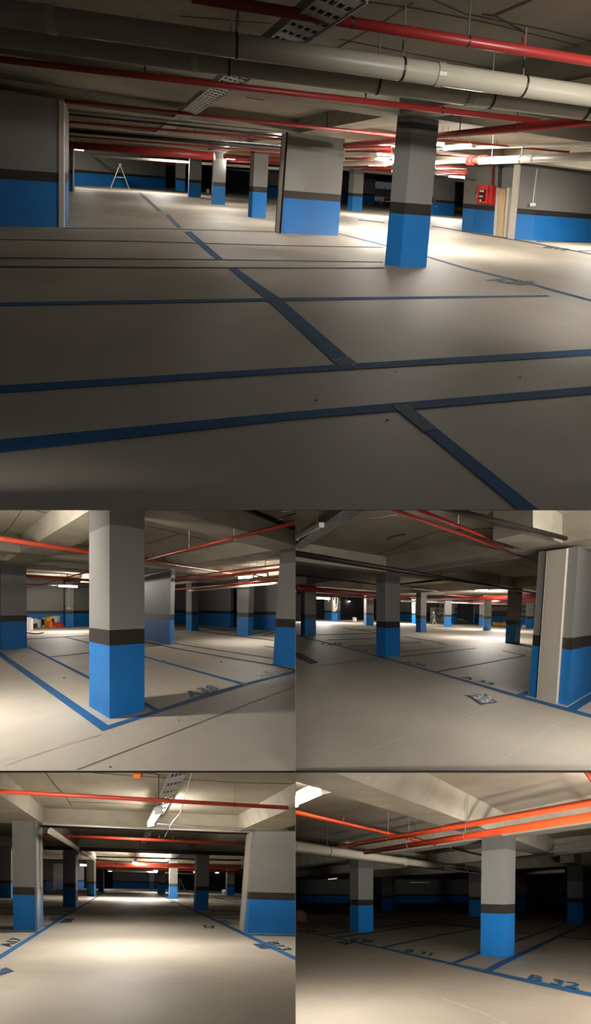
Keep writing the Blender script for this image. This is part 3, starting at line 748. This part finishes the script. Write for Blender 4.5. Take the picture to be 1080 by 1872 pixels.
R.column((752.5,1140), None, (759,1140.5), 'slim bright far pillar left of the mid-distance column '+V, lean=0, group=gc)
cL = R.column((960,1148.2), (962,1148.8), (973,1149), 'small column framed between the dark and the massive column '+V, lean=.05, group=gc)
R.column((866,1139), None, (874,1139.5), 'faint shaded pillar beside the ramp wall '+V, lean=.03, group=gc)
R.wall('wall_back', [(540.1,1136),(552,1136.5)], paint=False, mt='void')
R.wall('wall_back', [(575,1132.5),(735,1134.5)], paint=False, mt='void')  # darkness of the opening painted as a black sheet
R.wall('wall_back', [(731,1135),(760,1137.5)])
R.wall('wall_back', [(778,1135.5),(800,1136.5)])
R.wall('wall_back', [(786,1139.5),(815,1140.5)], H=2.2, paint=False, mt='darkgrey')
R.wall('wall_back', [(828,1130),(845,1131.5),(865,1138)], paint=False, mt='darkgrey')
R.wall('wall_back', [(895,1140.2),(935,1141.5),(962,1142.5)])
R.wall('wall_back', [(950,1143),(1000,1145)])
# ramp going up at the back
ra = [R.at(828,1142), R.at(866,1140), R.at(866,1138), R.at(832,1131)]
o = make('floor', ra+[p-Vector((0,0,.1)) for p in ra], [(0,1,2,3),(7,6,5,4),(0,4,5,1),(1,5,6,2),(2,6,7,3),(3,7,4,0)], 'floor'); o['kind'] = 'structure'
for i in range(4):
    a = (900.5+i*6.4, 1142.6+i*.25); b = (906.2+i*6.4, 1142.8+i*.25)
    bagpile(R, (a, b), .5, 'yellow', 'barrier', ['leftmost','second','third','rightmost'][i]+' yellow barrier block in front of the pale far wall '+V, 'barrier', 2)
bagpile(R, ((955,1147.5),(960,1147.7)), .4, 'strip', 'material_bag', 'pale bag left of the small framed column '+V, 'bag', 2)
bk = R.at(648,1136.5)
tag(MB().cyl(bk, bk+Vector((0,0,.55)), .26, 16, 0, .3).build('bucket','white'), 'white bucket alone on the floor before the black void '+V, 'bucket')
# rack with stuff behind the person
rk = R.at(797,1140); mb = MB()
for i in range(26):
    p = rk+Vector((random.uniform(.2,2.4), random.uniform(0,.6), random.uniform(.2,2.6))); mb.box(p, random.uniform(.15,.6), .2, random.uniform(.1,.35), random.choice((0,1)))
for i in range(4): mb.box(rk+Vector((1.3,.3,.3+i*.7)), 2.6, .6, .05, 1)
for i in (0.,2.6): mb.cyl(rk+Vector((i,0,0)), rk+Vector((i,0,2.9)), .05, 6, 1)
tag(mb.build('storage_rack',['brown','darkmetal']), 'dark cluttered shelf rack behind the walking person '+V, 'rack')

# walking person
def person(Rk, px, py, H, label):
    g = Rk.at(px, py)
    # side-on stride towards the left, built around the pelvis
    J = {'pel':(0,0,.53),'waist':(-.01,0,.60),'chest':(-.03,0,.74),'neck':(-.035,0,.835),'head':(-.055,0,.90),'crown':(-.055,0,.955),
         'hl':(0,-.05,.51),'kl':(-.10,-.05,.28),'al':(-.12,-.05,.045),'tl':(-.19,-.05,.02),
         'hr':(0,.05,.51),'kr':(.06,.05,.28),'ar':(.19,.05,.075),'tr':(.15,.05,.015),
         'sl':(-.03,-.10,.80),'el':(.05,-.13,.65),'wl':(-.02,-.13,.53),'sr':(-.03,.10,.80),'er':(-.09,.13,.65),'wr':(-.19,.13,.60)}
    rad = {'pel':.075,'waist':.068,'chest':.085,'neck':.032,'head':.052,'crown':.04,'hl':.055,'kl':.038,'al':.026,'tl':.022,'hr':.055,'kr':.038,'ar':.026,'tr':.022,
           'sl':.036,'el':.026,'wl':.019,'sr':.036,'er':.026,'wr':.019}
    E = [('pel','waist'),('waist','chest'),('chest','neck'),('neck','head'),('head','crown'),('pel','hl'),('hl','kl'),('kl','al'),('al','tl'),('pel','hr'),('hr','kr'),('kr','ar'),('ar','tr'),
         ('chest','sl'),('sl','el'),('el','wl'),('chest','sr'),('sr','er'),('er','wr')]
    for h, (wx, wy, wz) in (('L',(-.02,-.13,.53)),('R',(-.19,.13,.60))):
        wn = 'wl' if h == 'L' else 'wr'; dx = -.01 if h == 'L' else -.03; dz = -.03 if h == 'L' else -.012
        J['p'+h] = (wx+dx, wy, wz+dz); rad['p'+h] = .016; E.append((wn, 'p'+h))
        for k in range(4):
            n = 'f%s%d' % (h, k); ln = (.9,1.0,.95,.75)[k]
            J[n] = (wx+dx*(1+1.1*ln), wy+(k-1.5)*.011, wz+dz*(1+1.1*ln)); rad[n] = .006; E.append(('p'+h, n))
            J[n+'b'] = (wx+dx*(1+1.6*ln)-.004, wy+(k-1.5)*.012, wz+dz*(1+1.7*ln)-.006); rad[n+'b'] = .005; E.append((n, n+'b'))
        J['t'+h] = (wx+dx*.8-.012, wy-.022, wz+dz*.8); rad['t'+h] = .006; E.append(('p'+h, 't'+h))
    names = list(J); me = bpy.data.meshes.new('person_body')
    me.from_pydata([Vector(J[n])*H for n in names], [(names.index(a), names.index(b)) for a, b in E], [])
    o = bpy.data.objects.new('tmp', me); COL.objects.link(o)
    sk = o.modifiers.new('s','SKIN'); sk.use_smooth_shade = True
    for i, n in enumerate(names):
        sv = me.skin_vertices[0].data[i]; sv.radius = (rad[n]*H, rad[n]*H*(.8 if n in ('pel','waist','chest') else 1)); sv.use_root = (n == 'pel')
    ss = o.modifiers.new('u','SUBSURF'); ss.levels = 1; ss.render_levels = 1
    dg = bpy.context.evaluated_depsgraph_get(); m2 = bpy.data.meshes.new_from_object(o.evaluated_get(dg)); bpy.data.objects.remove(o)
    mi = []
    for f in m2.polygons:
        c = f.center/H
        skin = (c.z > .85) or (c.x < -.2 and c.z > .55) or (c.z < .525 and c.z > .44 and c.y < -.1)
        mi.append(1 if skin else (2 if c.z < .05 else (3 if c.z < .52 else 0)))
    zmin = min(v.co.z for v in m2.vertices)
    root = empty('person', g)
    make('person_body', [g+v.co-Vector((0,0,zmin)) for v in m2.vertices], [list(f.vertices) for f in m2.polygons], ['cloth','skin','darkmetal','strip'], mi, root, smooth=True)
    hc = g+Vector((-.058,0,.93))*H-Vector((0,0,zmin))
    mb = MB(); n = 14
    rings = [[hc+Vector((.062*H*math.cos(e)*math.cos(2*math.pi*k/n), .055*H*math.cos(e)*math.sin(2*math.pi*k/n), .05*H*math.sin(e))) for k in range(n)] for e in (0,.4,.8,1.2,1.5)]
    vv = [p for r in rings for p in r]
    ff = [(r*n+k, r*n+(k+1)%n, (r+1)*n+(k+1)%n, (r+1)*n+k) for r in range(4) for k in range(n)]+[tuple(range(4*n,5*n))]
    mb.add(vv, ff); mb.cyl(hc-Vector((0,0,.004*H)), hc+Vector((-.02*H,0,.002*H)), .068*H, 14)
    mb.build('hard_hat','white',root,smooth=True)
    # face: nose, eyes, mouth
    fc = g+Vector((-.105,0,.885))*H-Vector((0,0,zmin))
    MB().cyl(fc+Vector((.004*H,0,.008*H)), fc+Vector((-.012*H,0,-.004*H)), .005*H, 6, 0, .008*H).build('nose','skin',root)
    for sg in (-1,1): MB().box(fc+Vector((.003*H,sg*.018*H,.014*H)), .006*H,.012*H,.006*H).build('eye','darkmetal',root)
    MB().box(fc+Vector((.004*H,0,-.018*H)), .006*H,.022*H,.004*H).build('mouth','redbag',root)
    tag(root, label, 'person'); return root
person(R, 794, 1143.5, 1.72, 'person in grey clothes and white helmet walking on the far floor '+V)

# beams
R.beam(cD[0], R.d2, 1.0, 22, 20)
R.beam(cD[0], R.d1, 1.0, 14, 16)
R.beam(cG[0], R.d1, 1.0, 10, 10)
R.beam(cG[0], R.d2, 1.0, 30, 8)
R.beam(cX[0], R.d2, 1.5, 14, 8)
R.beam(cX[0], R.d1, 1.2, 4, 22)
R.beam(cE[0], R.d1, 1.0, 12, 20)
R.beam(cF[0], R.d2, .9, 22, 14)
for pts, w_ in (([(690,1012),(720,1004),(760,985),(800,972),(905,965)],1.0),([(708,986),(716,981),(732,978),(740,977)],3.2),([(830,968),(912,966)],1.2),([(905,1020),(940,1030),(975,1040)],1.0),([(840,1045),(925,1028)],.9)):
    R.joint(pts, w_)
gp = 'red sprinkler pipes of the middle right view'
R.pipe((530,1010),(985,1085.5),12,3.4,3.0,'darkmetal','long thick black steel pipe crossing the whole ceiling '+V,name='steel_pipe',h2=3.2,rods=(.62,))
R.pipe((530,1050),(800,1081),2.6,2,3.15,'darkmetal','thin black pipe below the long thick one '+V,name='steel_pipe',heads=(.3,.62,.75))
R.pipe((729,1068.5),(812,1059),4,4,3.1,'darkmetal','short thick black pipe crossing right of the dark near column '+V,name='steel_pipe')
R.pipe((722,915),(986,1020.5),9,4,3.45,'red','right and thicker of the pair of red pipes crossing the ceiling '+V,rods=(.28,.6),group=gp)
R.pipe((690,921),(986,1028.5),8,3,3.35,'red','left and thinner of the pair of red pipes crossing the ceiling '+V,group=gp)
R.pipe((540.5,1075),(690,1086.5),9,8,3.05,'red','thick far red main left of the dark near column '+V,group=gp)
R.pipe((540.5,1084),(690,1093),3,3,2.95,'red','thin red pipe under the thick far main '+V,group=gp)
R.pipe((730,1091),(770,1094),5,5,2.95,'red','far red pipe right of the dark near column '+V,group=gp)
R.pipe((778,1096.5),(985,1090),7,6,2.95,'red','thick far red main beside the dark two-toned column '+V,group=gp)
R.pipe((778,1103),(985,1097.5),3,3,2.9,'red','thin red pipe beneath the thick far main '+V,group=gp)
R.pipe((808,1087.5),(880,1092.5),2,2,3.0,'red','thin red branch with an elbow over the walking person '+V,group=gp)
R.pipe((735,1099),(985,1106),3,3,2.8,'white','pale far pipe above the lit far columns '+V,name='drain_pipe')
R.pipe((600,1099),(690,1103.5),2,2,2.8,'white','pale cable run along the top of the black void '+V,name='conduit',cat='conduit')
R.pipe((840,1107),(985,1108.5),1.6,1.6,2.7,'red','lowest far red pipe '+V,group=gp)
R.pipe((812,928),(1033,984),11,10,3.34,'darkmetal','dark recessed strip joint running to the massive column '+V,name='ceiling_joint_profile',cat='joint profile')
R.tray(((690,902),(540.5,1003)), 3.75, 46, 'galvanised cable tray in the upper left corner '+V, 26)
R.lamp((540.5,986),(588,961),9,.0,'unlit batten hanging under the tray '+V,h=3.5)
R.lamp((577,1093.5),(602,1094.5),5,500,'long glowing batten left '+V,h=3.0)
R.lamp((636,1099.3),(643,1099.6),2,150,'tiny glowing batten over the black void '+V,h=2.9)
R.lamp((733,1099),(742,1100),3,300,'small glowing batten right of the dark near column '+V,h=2.9)
R.strutline([(665,947.5),(690,947),(710,943),(726,941)], [3.9,3.8,3.8,3.9], 1.3, 'white', 'cable', 'thin white cable sagging between tray and red pipes '+V, 'cable')
# cables on far column
mb = MB(); c0 = R.at(611,1136)+Vector((0,-.3,0))
for i in range(9):
    x = random.uniform(-.5,.5); z0 = random.uniform(1.4,2.2)
    mb.tube([c0+Vector((x,0,3.3)), c0+Vector((x+random.uniform(-.3,.3),-.1,2.6)), c0+Vector((x*.5,-.1,z0)), c0+Vector((x*.5+.2,-.1,z0+.3))], .03, 5)
tag(mb.build('cable_bundle','white'), 'tangle of white cables hanging down a far column '+V, 'cable')
R.lamp((3.6,19,3.5),(3.85,20.3,3.5),.14,200,'added fill lamp hidden behind the dark near column '+V,h=None,hang=False)  # these fill lamps are added for more light on the deck
R.lamp((5.0,6.4,2.9),(6.2,6.4,2.9),.14,110,'added fill lamp over the near aisle in front of the middle right view',h=None,hang=False)
R.lamp((12,35,3.4),(13.6,35,3.4),.16,260,'added fill lamp over the far bays '+V,h=None,hang=False)
R.lamp((19,50,3.4),(20.6,50,3.4),.16,300,'added fill lamp over the distant right bays '+V,h=None,hang=False)

# ================================================================ LOWER LEFT DECK
CLIP[:] = [X_LEFT, BELOW]
R = Deck(1.74, 1614.5, .025, 0, 3.5, 4.05, 'lowleft')
R.axes(228, ((0,1702.5),(540,1710.5)))
V = 'in lower left view'
R.floor = R.slab('floor', -60, 0, 4.5, 80, 0, .15, 'floor')
R.ceil = R.slab('ceiling', -60, 0, 6, 80, R.hs, -.15, 'ceiling')
R.poly('bay_line', [(-15,1754),(0,1745),(68,1703.5),(115,1673.5),(157,1650.5),(191,1629.5),(192.5,1630),(160,1652),(120,1676),(78,1703.5),(0,1754),(-15,1764)], 'line')
R.poly('bay_line', [(289,1634),(340,1656.3),(451,1706.5),(539.9,1748.5),(539.9,1756),(447,1710.5),(340,1658.6),(288,1635)], 'line')
for a, b, w_ in (((-10,1702.3),(72,1703.8),1.6),((455,1708.3),(539.9,1710.7),1.8),((78,1692),(92,1692.3),1.3),((78,1672.4),(118,1672.8),1.2),((-10,1671),(24,1671.6),1.2),((-10,1660),(24,1659.5),1.1),((78,1659.5),(116,1659.8),1.1),
                 ((-10,1648),(24,1645),1.1),((-10,1654),(24,1654.5),1.0),((398,1678.3),(437,1679.5),1.2),((384,1665),(437,1666.5),1.2),((384,1656.5),(437,1657),1.0),((389,1639.5),(437,1650.5),1.1),((326,1656.5),(352,1657),1),((78,1649.5),(116,1649.5),1.0),
                 ((427,1700.5),(440,1701.5),1.5),((142,1650),(160,1650.3),1.0),((145,1641),(160,1641.2),1.0),((326,1646.5),(352,1647),1.0),((384,1647.5),(437,1648.5),1)):
    R.stroke([a, b], w_, w_, 'linedark')
R.text('A17', (22,1730.5), (45,1716), (-2,1729), 'stencil')
R.text('A15', (103,1683.5), (111,1677.5), (87,1683), 'linedark')
R.text('A14', (129,1667), (133.5,1663.5), (115,1667), 'linedark')
R.text('B13', (484,1722.5), (512,1736.8), (504,1721.8), 'stencil')
R.text('B14', (400,1683.8), (413,1690), (412,1683.2), 'linedark')
R.poly('number_plate', [(108,1687),(119,1679.3),(136.5,1678.8),(129,1686.5)], 'linedark')
R.poly('number_plate', [(114,1684.8),(118.5,1681.3),(122,1681.3),(117.5,1684.9)], 'plate', .009)
R.poly('number_plate', [(-14,1777),(11,1768.3),(26.5,1775.3),(0,1783)], 'linedark', label='dark sprayed frame around a bay number')
R.poly('number_plate', [(-12,1776.6),(11,1769.5),(22,1775),(0,1781)], 'plate', .009, label='blue sprayed rectangle')
R.text('7', (-4,1779.4), (12,1774.6), (-14,1774.5), 'halo', 'bay_number', .012)
R.poly('number_plate', [(461,1725.3),(484,1724.5),(501,1733),(478,1735)], 'plate', .008, label='blue sprayed rectangle')
R.text('X', (478,1733.5), (497,1731.5), (466,1727), 'linedark', 'bay_number', .012)
R.poly('number_plate', [(370.5,1690.8),(392,1692),(390.5,1697),(374,1696.3)], 'linedark', .008)
R.text('8', (378,1695.8), (387,1696), (377,1691.8), 'halo', 'bay_number', .012)
for p4 in ([(155,1650.5),(169,1650.2),(167,1652.3),(156,1652)],[(222,1631.3),(227,1631),(227,1632.6),(223,1632.6)],[(253,1632),(258,1632),(258,1633.4),(253,1633.4)],[(310,1649),(320,1649.5),(318,1651),(311,1650.5)],[(258,1661),(266,1661),(266,1662.3),(259,1662.3)]):
    R.poly('number_plate', p4, 'linedark', .008)
R.stroke([(540,1766),(300,1762)], .8,.8,'scratch','floor_joint') if False else None
gc = 'blue banded square columns of the lower left view'
cA = R.column((24,1701.2), (68,1702), (79.3,1693), 'large near column with pale edge strips at the left '+V, lean=-.01, group=gc, cap=False,
    strips=(('joint_cover', 1, .12, .62, 'strip', .04),('cover_edge', 0, .93, .99, 'lineworn', .02)))
cB = R.column((115,1657.3), (138,1659.3), (142.7,1657.6), 'second column of the left row, in shade '+V, lean=0, group=gc, cap=False)
cC = R.column((158.4,1637.8), (172,1639), (175.5,1637.6), 'third column of the left row '+V, lean=0, group=gc, cap=False)
cDD = R.column((179.3,1630), (189,1630.8), (190.5,1630.2), 'fourth and furthest column of the left row '+V, lean=0, group=gc, cap=False)
R.column((273.3,1626.7), None, (281.5,1627), 'bright narrow pillar on the far wall '+V, lean=0, group=gc, cap=False, H=3.9)
cF = R.column((287.8,1633.3), (290,1633.5), (301.8,1633.9), 'furthest column of the right row '+V, lean=0, group=gc, cap=False)
cG = R.column((308.4,1642.6), (310,1643), (324.4,1643.4), 'third column of the right row, evenly lit '+V, lean=.005, group=gc, cap=False)
cH = R.column((353.8,1662.8), (358,1664.2), (380.7,1664), 'second column of the right row, dark face with lighter side '+V, lean=.02, group=gc, cap=False)
cI = R.column((412.2,1636.5), (415,1637), (428.2,1637.2), 'isolated far column beyond the right row '+V, lean=.01, group=gc, cap=False)
cJ = R.column((436.5,1698.5), (452.5,1706), (560,1709.3), 'broad near wall-like column with vertical strips at the right '+V, lean=.075, group=gc, cap=False,
    strips=(('joint_cover', 0, .22, .62, 'strip', .05),('cover_edge', 0, .64, .67, 'strip', .06)))
R.wall('wall_back', [(-40,1640),(20,1642)]); R.wall('wall_left', [(78,1632),(92,1629.5)])
R.wall('wall_back', [(92,1627),(150,1624.5)])
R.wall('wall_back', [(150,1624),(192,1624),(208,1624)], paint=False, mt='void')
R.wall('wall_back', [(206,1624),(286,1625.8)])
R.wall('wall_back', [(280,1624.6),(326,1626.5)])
R.wall('wall_back', [(322,1627),(450,1632)], paint=False, mt='void')  # black sheet painted for the dark opening
tag(panel(R, 'pale_door_panel', [(92.5,1627.5),(99.5,1627.4)], 2.6, 'wood', .0, .15), 'pale open door panel glowing in the dark at the left '+V, 'door panel')
tag(panel(R, 'pale_door_panel', [(339.5,1626.5),(342.5,1626.6)], 2.3, 'strip', .0, .1), 'thin pale vertical door edge in the black void '+V, 'door panel')
ladder(R, (326,1628), (338.5,1630.5), .2, 'small A-frame ladder beside the third right column '+V, 2.0, 'rail', .06)
bk = R.at(409,1634.5)
tag(MB().cyl(bk, bk+Vector((0,0,.45)), .25, 14, 0, .28).build('bucket','white'), 'small white bucket beside the isolated far column '+V, 'bucket')
# beams
R.beam(cA[0], R.d1, 1.0, 14, 40)
R.beam(cJ[0]-R.d2*.6, R.d1, 1.2, 14, 40)
mid = (cA[0]+cJ[0])/2
R.beam(cA[0]+Vector((.3,.3,.3*R.s0)), R.d2, .9, 20, 14)
R.beam(cB[0], R.d2, 1.0, 20, 22)
R.beam(cC[0], R.d2, 1.0, 20, 22)
R.beam(cDD[0], R.d2, 1.0, 20, 30)
for pts, w_ in (([(82,1411),(100,1435),(114,1450)],2.2),([(120,1457),(131,1473)],1.4),([(170,1413),(240,1418),(330,1424),(440,1431),(540,1433)],1.2),([(124,1466),(200,1468),(300,1475)],1)):
    R.joint(pts, w_)
gp = 'red sprinkler pipes of the lower left view'
R.pipe((-20,1445.5),(560,1478.5),6.5,7,3.55,'orangered','long upper red pipe spanning the whole width '+V,rods=(.75,),heads=(.55,),group=gp)
R.pipe((80,1526.5),(447,1543),4.5,4.5,3.35,'orangered','second red pipe behind the first beam '+V,rods=(.1,),heads=(.55,.62),group=gp)
R.pipe((92,1519),(175,1573),9,4,3.2,'pvc','white drain pipe running into the distance at the left '+V,name='drain_pipe',joints=(.35,.6),clamp=False)
R.pipe((80,1550),(447,1562),5.5,5.5,3.2,'darkmetal','black steel pipe under the second beam '+V,name='steel_pipe')
R.pipe((176,1566),(440,1573),2,2,3.2,'darkmetal','thin black pipe behind the thick one '+V,name='steel_pipe')
R.pipe((176,1579),(440,1586),8,7,3.0,'orangered','thick far red main '+V,group=gp)
R.pipe((176,1586),(440,1594),3,3,2.9,'orangered','thin red pipe under the thick far main '+V,group=gp)
R.pipe((176,1572),(240,1577),3,3,3.05,'white','pale pipe above the far red main '+V,name='drain_pipe')
R.pipe((200,1591),(440,1601),2,2,2.8,'white','pale cable run over the far wall '+V,name='conduit',cat='conduit')
R.pipe((78,1506),(270,1515),3,3,3.48,'white','pale profile edge under the first beam, left half '+V,name='beam_edge_profile',cat='profile')
R.pipe((75,1511),(458,1525),2.6,2.6,3.46,'darkmetal','black strip drawn for the dark gap under the first beam '+V,name='beam_edge_profile',cat='profile')  # black tube put where there is only a dark gap
R.pipe((250,1513),(458,1521),2.5,2.5,3.48,'white','pale profile edge under the first beam, right half '+V,name='beam_edge_profile',cat='profile')
R.tray(((336,1396),(243,1578)), 3.85, 34, 'galvanised cable tray running down the aisle ceiling '+V, 60)
R.lamp((289,1484),(275,1507),15,110,'glowing batten under the tray over the aisle '+V,h=3.5,twin=True)
R.lamp((247,1574),(246,1577),7,220,'small glowing batten further down the aisle '+V,h=3.3)
R.lamp((279,1591.5),(290,1592),5,200,'bright far batten above the furthest right column '+V,h=3.0)
R.lamp((198,1591.5),(203,1592),4,50,'dim far batten at the end of the left row '+V,h=3.0)
R.lamp((353,1594),(358,1594.3),4,50,'small far batten left of the second right column '+V,h=2.9)
R.lamp((393,1595.3),(399,1595.6),2.5,50,'tiny far batten near the isolated far column '+V,h=2.9)
R.lamp((143,1581),(158,1582),6,1.5,'dim grey batten between the second and third left columns '+V,h=3.0)
R.strutline([(352,1405),(338,1458),(330,1485),(314,1504),(301,1530)], [4.0,3.7,3.4,3.4,3.5], 1.4, 'white', 'cable', 'white cable looping down beside the glowing batten '+V, 'cable')
R.strutline([(288,1506),(340,1509),(384,1512),(527,1517)], 3.5, 1.8, 'galv', 'cable_rail', 'thin pale rail running right from the glowing batten '+V, 'rail')
R.strutline([(260,1412.8),(284,1414),(290,1418),(290,1460)], [4.0,4.0,4.0,3.6], 1.8, 'darkmetal', 'conduit', 'bent dark conduit left of the cable tray '+V, 'conduit')
jb = R.at(252,1415.5,3.98)
tag(MB().box(jb, .16,.16,.09).build('junction_box','orangebag'), 'small orange junction box on the ceiling slab '+V, 'junction box')
R.lamp((-6.8,18.9,3.95),(-5.6,18.9,3.95),.14,60,'added fill lamp between the first two beams '+V,h=None,hang=False)  # extra unseen lamps added to fill floor and far end
R.lamp((-6.4,8,3.3),(-5.2,8,3.3),.14,100,'added fill lamp over the near bays left of the lower left frame',h=None,hang=False)
R.lamp((-13.5,46,3.6),(-12.5,46,3.6),.16,120,'added fill lamp over the far end of the aisle '+V,h=None,hang=False)

# ================================================================ LOWER RIGHT DECK
CLIP[:] = [X_RIGHT, BELOW]
R = Deck(1.725, 1631, 0, .01, 3.2, 3.8, 'lowright')
R.axes(1198, 222)
V = 'in lower right view'
R.floor = R.slab('floor', 0, 60, 4.5, 90, 0, .15, 'floor')
R.ceil = R.slab('ceiling', 0, 60, 5, 90, R.hs, -.15, 'ceiling')
R.poly('bay_line', [(540.1,1699),(612,1713.7),(698,1731.3),(800,1754),(888,1773),(1080,1814.5),(1240,1850),(1240,1858.5),(1080,1822),(888,1779),(800,1758.5),(698,1734.3),(612,1715.5),(540.1,1700.3)], 'line')
R.stroke([(698,1732),(820,1706.5),(880,1696)], 3, 1.8, 'line')
R.stroke([(828,1761),(879,1741)], 5.5, 4.5, 'line')
R.stroke([(938,1722.3),(1036,1687.3)], 3.6, 2.0, 'line')
R.poly('bay_line', [(883,1773.5),(906,1761),(1069,1688),(1073.5,1688.5),(920,1764),(899,1776)], 'line')
R.stroke([(592,1708.5),(700,1694),(820,1679.5)], 1.5, 1.1, 'linedark')
R.stroke([(615,1713.8),(700,1702),(799,1686.5),(880,1677)], 2.0, 1.2, 'linedark')
R.stroke([(706,1678.5),(765.6,1686)], 1.0, 1.2, 'linedark')
R.stroke([(800,1689),(880,1696)], 1.3, 1.4, 'linedark')
R.stroke([(938,1704.2),(972,1707.3)], 1.4, 1.4, 'linedark')
R.stroke([(1024,1712.5),(1100,1719.5)], 1.6, 1.8, 'linedark')
R.stroke([(940,1683),(960,1680)], 1.2, 1.2, 'linedark')
R.stroke([(680,1676),(706,1679)], 1.0, 1.0, 'linedark')
R.stroke([(745,1786),(820,1758)], 1.3, 1.0, 'scratch', 'floor_joint')
R.stroke([(560,1850),(660,1815),(745,1786)], .9, 1.1, 'scratch', 'floor_joint')
R.stroke([(800,1822),(880,1850),(930,1875)], 2, 3, 'scratch', 'floor_scratch')
R.text('B 32', (963,1790.5), (1056,1809.5), (972,1782), 'line', spacing=1.0)
R.text('B 31', (737,1740), (785,1747.5), (745,1735.3), 'stencil')
R.text('B 30', (637,1721), (678,1724.5), (644,1716), 'linedark')
R.text('29', (556,1703), (577,1704.8), (560,1700), 'linedark')
R.poly('number_plate', [(613,1722.3),(640,1718.5),(652,1722),(632,1727.5)], 'linedark', .008)
R.text('XX', (620,1724.5), (640,1724.5), (626,1720), 'halo', 'bay_number', .012)
gc = 'blue banded square columns of the lower right view'
cA = R.column((877.8,1744.5), (921.3,1751.6), (940,1745.5), 'bright near column crossed by orange pipes '+V, lean=.012, group=gc, capdrop=.34)
cB = R.column((639.3,1702), (654.9,1705), (682,1702), 'second column at the left, under the white drain pipe '+V, lean=0, group=gc)
cC = R.column((1036.5,1687), (1064,1689.2), (1067.5,1688), 'third column near the right edge '+V, lean=.0, group=gc, capdrop=.9)
cD = R.column((857,1674.4), (879,1676), (883,1675.5), 'dim far column half hidden by the bright near one '+V, lean=0, group=gc, capdrop=.8)
R.column((698,1664), (716,1665), (722,1664.5), 'almost invisible column in the dark left of the centre '+V, lean=0, group=gc, capdrop=.8)
R.column((944,1664), (957,1665), (962,1664.5), 'almost invisible column in the dark right of the near column '+V, lean=0, group=gc, capdrop=.8)
R.wall('wall_back', [(540.1,1650.5),(820,1650.5),(1110,1650.5)], paint=True)
gr = R.at(549,1684)
mb = MB(); n = 14
rings = [[gr+Vector((.45*math.cos(e)*math.cos(2*math.pi*k/n), .5*math.cos(e)*math.sin(2*math.pi*k/n), .6*math.sin(e))) for k in range(n)] for e in (0,.35,.7,1.1,1.4)]
mb.add([p for r in rings for p in r], [(r*n+k, r*n+(k+1)%n, (r+1)*n+(k+1)%n, (r+1)*n+k) for r in range(4) for k in range(n)]+[tuple(range(4*n,5*n)), tuple(range(n))[::-1]])
tag(mb.build('sack','brown',smooth=True), 'dim rounded sack on the floor at the left edge '+V, 'sack')
# beams
R.beam(cA[0], R.d1, 1.0, 16, 10)
R.beam(cA[0], R.d2, 1.0, 7, 40)
R.beam(cC[0], R.d1, 1.0, 4, 14)
R.beam(cC[0], R.d2, 1.0, 7, 30)
R.beam(cB[0], R.d1, 1.0, 2, 14)
R.beam(cB[0]+R.d1*9, R.d2, 1.0, 20, 40)
for pts, w_ in (([(641,1432),(690,1448),(725,1460)],1.5),([(734,1467),(772,1454)],1.3),([(706,1422),(730,1414)],1.2)):
    R.joint(pts, w_)
gp = 'orange sprinkler pipes of the lower right view'
R.pipe((617.8,1549),(1110,1461.5),5,15,3.12,'orange','upper of the two parallel orange mains '+V,rods=(.32,.57,.655),group=gp)
R.pipe((667,1558),(1110,1488),7,14,2.98,'orange','lower of the two parallel orange mains '+V,rods=(.3,.58),group=gp)
R.pipe((530,1482),(880,1563),6.5,3.5,3.25,'orange','slim orange branch crossing over both mains '+V,heads=(.15,),rods=(.46,.57,.70),group=gp)
R.pipe((1062,1395),(1110,1468),9,9,3.3,'orange','orange pipe cutting the upper right corner '+V,group=gp)
R.pipe((535,1547),(885,1595.5),19,8,2.95,'pvc','long pale drain pipe at the left, under the mains '+V,name='drain_pipe',rods=(.085,.56,.80),joints=(.37,.6),group='pale drain pipes')
R.pipe((940,1598),(1030,1592),5,5,2.95,'pvc','far pale drain pipe right of the near column '+V,name='drain_pipe',group='pale drain pipes')
R.pipe((944,1567),(1110,1550),2.4,3,3.1,'galv','thin steel conduit right of the near column '+V,name='conduit',cat='conduit')
R.pipe((750,1613.2),(786,1613.6),1.2,1.2,2.6,'white','thin white rod for a far light streak in the dark '+V,name='conduit',cat='conduit')  # white rod stands for a streak of light
R.tray(((672,1392),(560,1452)), 3.7, 34, 'galvanised cable tray above the big glowing batten '+V, 22)
R.lamp((532,1470.5),(600,1440.5),24,115,'big glowing batten in the upper left corner '+V,h=3.35,twin=True)
R.lamp((600,1607.5),(617,1606),2.5,.5,'dim unlit batten in the dark at the left '+V,h=2.7,hang=False)
R.lamp((5.2,7.4,3.2),(6.4,7.4,3.2),.14,90,'added fill lamp over the near aisle right of the lower right frame',h=None,hang=False)  # unseen lamp added to brighten the near floor
